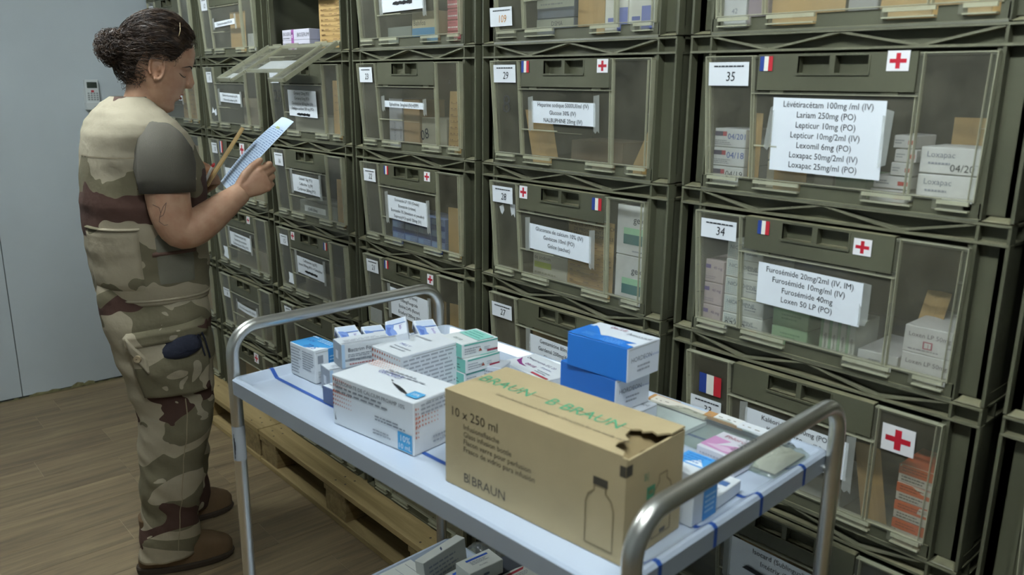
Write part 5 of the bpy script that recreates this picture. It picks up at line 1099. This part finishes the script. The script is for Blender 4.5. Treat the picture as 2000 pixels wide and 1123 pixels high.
def vest_pt(a, z, off=0.0):
    xb, xf, hw = lerp_tab(VEST, z); cx_ = (xf+xb)/2; ax = (xf-xb)/2; e = 2.6
    c, s = math.cos(a), math.sin(a); X = ax*.98*math.copysign(abs(c)**(2/e), c); Y = hw*math.copysign(abs(s)**(2/e), s)
    k = ax/math.sqrt((ax*math.cos(TYAW))**2+(hw*math.sin(TYAW)*.55)**2)
    X *= min(1, k); x_ = X*math.cos(TYAW)-Y*math.sin(TYAW); y_ = X*math.sin(TYAW)+Y*math.cos(TYAW)
    n_ = Vector((x_/ax**2, y_/hw**2, 0)).normalized()
    w_ = .006*mnoise.noise((x_*9+2, y_*9, z*7))+.004*mnoise.noise((x_*5, y_*5+5, z*24))+.0055*mnoise.noise((x_*16+z*8, y_*16, z*4))*(1 if z > 1.15 else .4)
    lean = .02*max(0, (z-1.36))*0
    return Vector((cx_+x_+lean, y_, z))+n_*(off+w_)
def patch_mesh(fn, a0, a1, z0, z1, off, m, name, parent, na=14, nz=14, edge=True, bulge=0, puff=0):
    b = MB(); g0 = []; 
    for j in range(nz+1):
        for i in range(na+1):
            u, v = i/na, j/nz; a = a0+(a1-a0)*u; z = z0+(z1-z0)*v
            rim = 0 if (i in (0, na) or j in (0, nz)) else 1
            g0.append(fn(a, z, off*rim+(-.004 if not rim else 0)+bulge*math.sin(math.pi*u)*math.sin(math.pi*v)))
    b.mesh(g0, [(j*(na+1)+i, j*(na+1)+i+1, (j+1)*(na+1)+i+1, (j+1)*(na+1)+i) for j in range(nz) for i in range(na)], m)
    return b.obj(name, parent, smooth=True)
b = MB(); NA = 96; zz = [.872+(1.447-.872)*i/84 for i in range(85)]
rs = [[vest_pt(2*math.pi*k/NA, z) for k in range(NA)] for z in zz]
inner = [[vest_pt(2*math.pi*k/NA, .872, -.012) for k in range(NA)], [vest_pt(2*math.pi*k/NA, .90, -.014) for k in range(NA)]]
top = [[vest_pt(2*math.pi*k/NA, 1.452, -.006) for k in range(NA)], [vest_pt(2*math.pi*k/NA, 1.44, -.016) for k in range(NA)]]
b.loft(inner[::-1]+rs+top, CAMO_V, caps=False); vest = b.obj('vest', per, smooth=True); vest['label'] = 'sleeveless desert camouflage vest with a back pocket'
GREYM = pbr('elastic_panel', '#6d6a5b', .8, bump=.4, bscale=500)
patch_mesh(vest_pt, R(186), R(255), .915, 1.098, .006, CAMO_P, 'back_pocket', vest, 20, 14)
patch_mesh(vest_pt, R(185), R(256), 1.090, 1.101, .008, CAMO_P, 'pocket_edge', vest, 20, 3)
patch_mesh(vest_pt, R(264), R(296), .925, 1.085, .004, GREYM, 'side_elastic', vest, 10, 10); patch_mesh(vest_pt, R(261), R(300), 1.012, 1.032, .007, pbr('strap_brown', '#5b4236', .8), 'side_strap', vest, 10, 3)
patch_mesh(vest_pt, R(100), R(359), .880, .893, .003, CAMO_V, 'hem', vest, 60, 3)
b = MB()
for k in range(60):
    a0, a1 = R(180+105*k/60), R(180+105*(k+1)/60)
    b.poly([vest_pt(a0, 1.292, .0012), vest_pt(a1, 1.292, .0012), vest_pt(a1, 1.2945, .0012), vest_pt(a0, 1.2945, .0012)], pbr('seam_thread', '#8a7d64', .9)) if k % 1 == 0 and k < 46 else None
b.obj('yoke_seam', vest)
# grey-olive t-shirt: sleeves and collar
SHIRT = pbr('tshirt_grey_olive', '#524d42', .9, bump=.3, bscale=600, var=.1, vscale=12)
b = MB()
def sleeve(pts, rr):
    path = [V(*p) for p in pts]; n = 40; rings = []
    for i, p in enumerate(path):
        t_ = (path[min(i+1, len(path)-1)]-path[max(i-1, 0)]).normalized(); nx = (V(1, 0, 0)-t_*t_.x).normalized(); ny = t_.cross(nx)
        rings.append([p+(nx*math.cos(2*math.pi*k/n)*1.12+ny*math.sin(2*math.pi*k/n)*.95)*(rr[i]+.006*mnoise.noise((math.cos(2*math.pi*k/n)*2.2+i*.35, math.sin(2*math.pi*k/n)*2.2, i*.55))) for k in range(n)])
    last = rings[-1]; c0 = path[-1]; rings.append([c0+(q-c0)*.93+V(0, 0, .004) for q in last]); rings.append([c0+(q-c0)*.92+V(0, 0, .03) for q in last])
    b.loft(rings, SHIRT, caps=False)
sleeve([(-.03, -.11, 1.352), (-.012, -.145, 1.346), (.002, -.170, 1.328), (.008, -.188, 1.302), (.011, -.198, 1.27), (.012, -.205, 1.235), (.012, -.208, 1.198)], [.03, .05, .061, .068, .070, .068, .065])
sleeve([(-.06, .09, 1.372), (-.055, .14, 1.36), (-.045, .18, 1.325), (-.03, .2, 1.26), (-.015, .212, 1.2)], [.035, .06, .066, .063, .06])
b.loft([ell((-.055, 0, 1.40), .078, .078), ell((-.052, 0, 1.435), .064, .068), ell((-.048, 0, 1.452), .060, .063), ell((-.048, 0, 1.450), .055, .058), ell((-.05, 0, 1.42), .055, .058)], SHIRT, caps=False)
b.obj('t_shirt', per, smooth=True)['label'] = 'grey-olive short-sleeved t-shirt'
# trousers
LEGR = [(.055, -.168, .008, -.108, .078), (.10, -.163, .013, -.107, .080), (.18, -.150, .022, -.106, .082), (.28, -.143, .038, -.105, .086), (.38, -.138, .056, -.103, .090), (.48, -.134, .078, -.102, .094), (.54, -.134, .090, -.1, .098), (.60, -.148, .096, -.1, .102), (.70, -.172, .100, -.095, .110), (.80, -.197, .102, -.085, .112), (.88, -.203, .100, -.075, .104), (.93, -.196, .096, -.07, .1)]
LEGL = [(.055, -.125, .055, .168, .075), (.10, -.122, .060, .166, .078), (.18, -.118, .064, .16, .08), (.28, -.115, .070, .152, .084), (.38, -.110, .082, .145, .088), (.48, -.108, .096, .138, .092), (.54, -.11, .102, .13, .096), (.60, -.12, .104, .12, .1), (.70, -.14, .104, .105, .108), (.80, -.17, .104, .085, .11), (.88, -.19, .102, .075, .104), (.93, -.19, .098, .07, .1)]
def leg_pt(tab, a, z, off=0):
    xb, xf, yc, hw = lerp_tab(tab, z); cx_ = (xf+xb)/2; ax = (xf-xb)/2; e = 2.3; c, s = math.cos(a), math.sin(a)
    X = ax*math.copysign(abs(c)**(2/e), c); Y = hw*math.copysign(abs(s)**(2/e), s); n_ = Vector((X/ax**2, Y/hw**2, 0)).normalized()
    w_ = .007*mnoise.noise((X*8+yc*30, Y*8, z*9))+.005*mnoise.noise((X*4+9, Y*4+yc*9, z*21))+.005*mnoise.noise((X*3, Y*3+yc*7, (z+X*.9)*30))*(1 if z < .75 else .4)
    return Vector((cx_+X, yc+Y, z))+n_*(off+w_)
b = MB()
for tab in (LEGR, LEGL):
    zz = [.055+(.93-.055)*i/110 for i in range(111)]; NA = 64
    rs = [[leg_pt(tab, 2*math.pi*k/NA, z) for k in range(NA)] for z in zz]
    b.loft([[leg_pt(tab, 2*math.pi*k/NA, .08, -.012) for k in range(NA)], [leg_pt(tab, 2*math.pi*k/NA, .055, -.008) for k in range(NA)]]+rs, CAMO_T, caps=False)
trs = b.obj('trousers', per, smooth=True); trs['label'] = 'loose desert camouflage trousers with a cargo pocket'
legR = lambda a, z, off=0: leg_pt(LEGR, a, z, off)
patch_mesh(legR, R(236), R(322), .60, .775, .018, CAMO_P, 'cargo_pocket', trs, 24, 20, bulge=.008)
def flap_fn(a, z, off=0):
    u = (a-R(234))/(R(324)-R(234)); return legR(a, z+.028*(u-.5), off)
patch_mesh(flap_fn, R(234), R(324), .765, .812, .024, CAMO_T, 'pocket_flap', trs, 24, 6)
patch_mesh(lambda a, z, off=0: legR(a, z-.25*(a-R(244)), off), R(240), R(258), .735, .79, .032, CAMO_T, 'flap_tab', trs, 8, 8)
p = legR(R(249), .735, .036); n_ = (p-Vector((-.03, -.1, .735))).normalized(); b = MB(); b.tube([p-n_*.003, p+n_*.003], .0105, pbr('button_tan', '#a39173', .5), 16); bt_ = b.obj('pocket_button', trs)
b = MB(); b.box(-.003, .003, 0, .001, -.0006, .0006, pbr('button_thread', '#4a4030', .9)); b.obj('thread', bt_, tuple(p+n_*.0032), (0, 0, 0))
NAVY = pbr('navy_cloth', '#161a2a', .9, bump=.4, bscale=300)
b = MB(); rs = [[legR(R(289)+R(23)*r_*math.cos(2*math.pi*k/28), .745+.048*r_*math.sin(2*math.pi*k/28)*(1.0 if math.sin(2*math.pi*k/28) > 0 else .55)+.012*r_*math.cos(2*math.pi*k/28), .012+.030*(1-r_**3)+.003*mnoise.noise((k*.6, r_*4, 2))) for k in range(28)] for r_ in (1, .93, .8, .6, .35, .05)]
b.loft(rs, NAVY, caps=False); b.poly(rs[-1], NAVY); b.obj('navy_cloth', trs, smooth=True)
b = MB(); pts = [legR(R(306+2*i), .79-.012*i*(1 if i < 3 else 1.2), .04-.003*i) for i in range(7)]; b.tube(pts, .0035, NAVY, 8, flat=.4); b.tube([q+V(-.012, -.004, -.004) for q in pts[:6]], .003, NAVY, 8, flat=.4); b.obj('strap', trs)
b = MB()
for k in range(56):
    z0, z1 = .09+.5*k/56, .09+.5*(k+1)/56
    b.poly([legR(R(282), z0, .0012), legR(R(283.5), z0, .0012), legR(R(283.5), z1, .0012), legR(R(282), z1, .0012)], pbr('seam_thread', '#8a7d64', .9))
b.obj('side_seam', trs)
# boots
BOOT = pbr('boot_suede', '#6a5236', .85, bump=.3, bscale=260, var=.15, vscale=25); SOLE = pbr('boot_sole', '#3a2e20', .8); LACE = pbr('boot_lace', '#5a4830', .9)
def boot(x0, y0, ang):
    e = empty('boot', (0, 0, 0)); e.parent = per; e.location = (x0, y0, 0); e.rotation_euler = (0, 0, ang)
    prof = [(0.006, -.012, .262, .044, .012), (.03, -.014, .268, .046, .018), (.05, -.012, .268, .045, .02), (.068, -.008, .258, .044, .02), (.085, -.004, .225, .042, .015), (.10, 0, .175, .041, .0), (.13, .002, .125, .043, 0), (.19, .0, .118, .046, 0)]
    b = MB(); n = 36; rings = []
    for i in range(26):
        z = .018+(.19-.018)*i/25; xb, xf, hw, _ = lerp_tab([(q[0], q[1], q[2], q[3], q[4]) for q in prof], z); ring = []
        for k in range(n):
            a = 2*math.pi*k/n; c, s = math.cos(a), math.sin(a); X = (xf+xb)/2+(xf-xb)/2*math.copysign(abs(c)**(2/2.5), c); u = (X-xb)/(xf-xb); wd = hw*(.86+.16*math.sin(u*2.6)) if z < .09 else hw
            ring.append((X, wd*math.copysign(abs(s)**(2/2.5), s)+.002*mnoise.noise((X*30, s*2, z*30)), z))
        rings.append(ring)
    b.loft(rings, BOOT); b.obj('boot_upper', e, smooth=True)
    b = MB(); rings = []
    for z, g in ((0, -.003), (.004, .002), (.018, .004), (.024, .002)):
        ring = []
        for k in range(56):
            a = 2*math.pi*k/56; c, s = math.cos(a), math.sin(a); X = .126+(.143+g)*math.copysign(abs(c)**(2/2.5), c); u = (X+.017)/.286; wd = (.046+g)*(.86+.16*math.sin(max(0, u)*2.6)); up = .010*max(0, (u-.75)/.25)**2 if z < .01 else 0; nt_ = .004 if (k % 4 < 2 and z < .003) else 0
            ring.append((X, wd*math.copysign(abs(s)**(2/2.5), s), z+up+nt_))
        rings.append(ring)
    b.loft(rings, SOLE); b.obj('boot_sole', e)
    for i in range(4):
        b = MB(); xx, z = .19-.016*i, .08+.010*i; b.tube([(xx, -.026, z-.004), (xx-.004, -.012, z+.007), (xx-.006, 0, z+.010), (xx-.004, .012, z+.007), (xx, .026, z-.004)], .0026, LACE, 6); b.obj('lace', e, smooth=True)
    return e
boot(-.158, -.108, R(0)); boot(-.13, .172, R(6))
# tattoo: a small line drawing on the upper arm, laid on the skin
from mathutils.bvhtree import BVHTree
bv = BVHTree.FromPolygons([tuple(v.co) for v in body_me.vertices], [tuple(p.vertices) for p in body_me.polygons])
b = MB(); TAT = pbr('tattoo_ink', '#4d403a', .6)
for line in ([(-.03, 1.172), (-.015, 1.165), (-.012, 1.15), (-.004, 1.168), (.004, 1.178), (.0, 1.16), (-.006, 1.145), (-.016, 1.138), (-.012, 1.15)], [(-.016, 1.138), (-.018, 1.126), (-.006, 1.116), (.003, 1.118)]):
    pts = []
    for (x0, z0), (x1, z1) in zip(line, line[1:]):
        for i in range(5):
            x_, z_ = x0+(x1-x0)*i/4, z0+(z1-z0)*i/4; h = bv.ray_cast(Vector((x_, -.6, z_-.0)), Vector((0, 1, 0)))
            if h[0]: pts.append(h[0]+Vector((0, -.0004, 0)))
    if len(pts) > 3: b.tube(pts, .0006, TAT, 5)
b.obj('tattoo', per)

# --- sheet of paper in the right hand, card and pen in the left
pe = empty('paper_sheet', tuple(per.location)); pe.rotation_euler = (0, 0, PA); tag(pe, 'pale blue printed list held in the soldier\'s right hand', 'paper')
BP = pbr('blue_paper', '#d3e4f8', .7)
A0, A1 = V(.178, -.105, 1.184), V(.378, -.105, 1.382); du = (A1-A0); dn = V(-.703, 0, .711)
def PP(u, v, e=0): return A0+du*u+V(0, .205*v, 0)+dn*(.006*v+.010*math.sin(math.pi*u)*v+.006*math.sin(v*3.1)+e)
b = MB(); nu, nv = 14, 8
for e_, fl in ((0, 1), (-.0006, -1)):
    g0 = [PP(i/nu, j/nv, e_) for i in range(nu+1) for j in range(nv+1)]
    b.mesh(g0, [((i*(nv+1)+j), (i+1)*(nv+1)+j, (i+1)*(nv+1)+j+1, i*(nv+1)+j+1)[::fl] for i in range(nu) for j in range(nv)], BP)
b.obj('sheet', pe, smooth=True)
b = MB(); rg = random.Random(2); PI_ = ink('8aa6cc')
for i in range(30):
    u = .05+.82*i/30; v = .04
    while v < .92:
        d = rg.uniform(.03, .16); b.poly([PP(u, v, .0005), PP(u+.012, v, .0005), PP(u+.012, min(.95, v+d), .0005), PP(u, min(.95, v+d), .0005)], PI_); v += d+rg.uniform(.015, .05)
b.poly([PP(.84, .3, .0007), PP(.87, .3, .0007), PP(.87, .5, .0007), PP(.84, .5, .0007)], ink('c9d07a')); b.obj('printed_text', pe)
ce = empty('stock_card', tuple(per.location)); ce.rotation_euler = (0, 0, PA); tag(ce, 'folded manila card held edge-on in the soldier\'s left hand', 'card')
C0, C1 = V(.128, -.03, 1.188), V(.246, -.01, 1.358); dc = C1-C0; cn = V(-.82, 0, .57)
b = MB(); MAN = pbr('manila_card', TAN, .75)
for k, (o0, o1) in enumerate(((0, .0016), (.003, .0046))):
    P8 = [C0+cn*o0, C1+cn*(o0*.4), C1+cn*(o0*.4)+V(0, .075, 0), C0+cn*o0+V(0, .075, 0)]; Q8 = [q+cn*(o1-o0) for q in P8]
    b.hexa(P8+Q8, MAN)
b.obj('card_sheet', ce)
pn = empty('pen', tuple(per.location)); pn.rotation_euler = (0, 0, PA); tag(pn, 'slim white pen with a red tip in the soldier\'s left hand', 'pen')
q0, q1 = V(.118, .02, 1.19), V(.146, .0, 1.245); b = MB(); b.tube([q0, q1], .0045, pbr('pen_white', '#d8d8d4', .4), 10); b.obj('barrel', pn); b = MB(); b.tube([q1, q1+(q1-q0)*.13, q1+(q1-q0)*.2], [.0046, .0046, .002], ink('b8323a'), 10); b.obj('cap', pn)
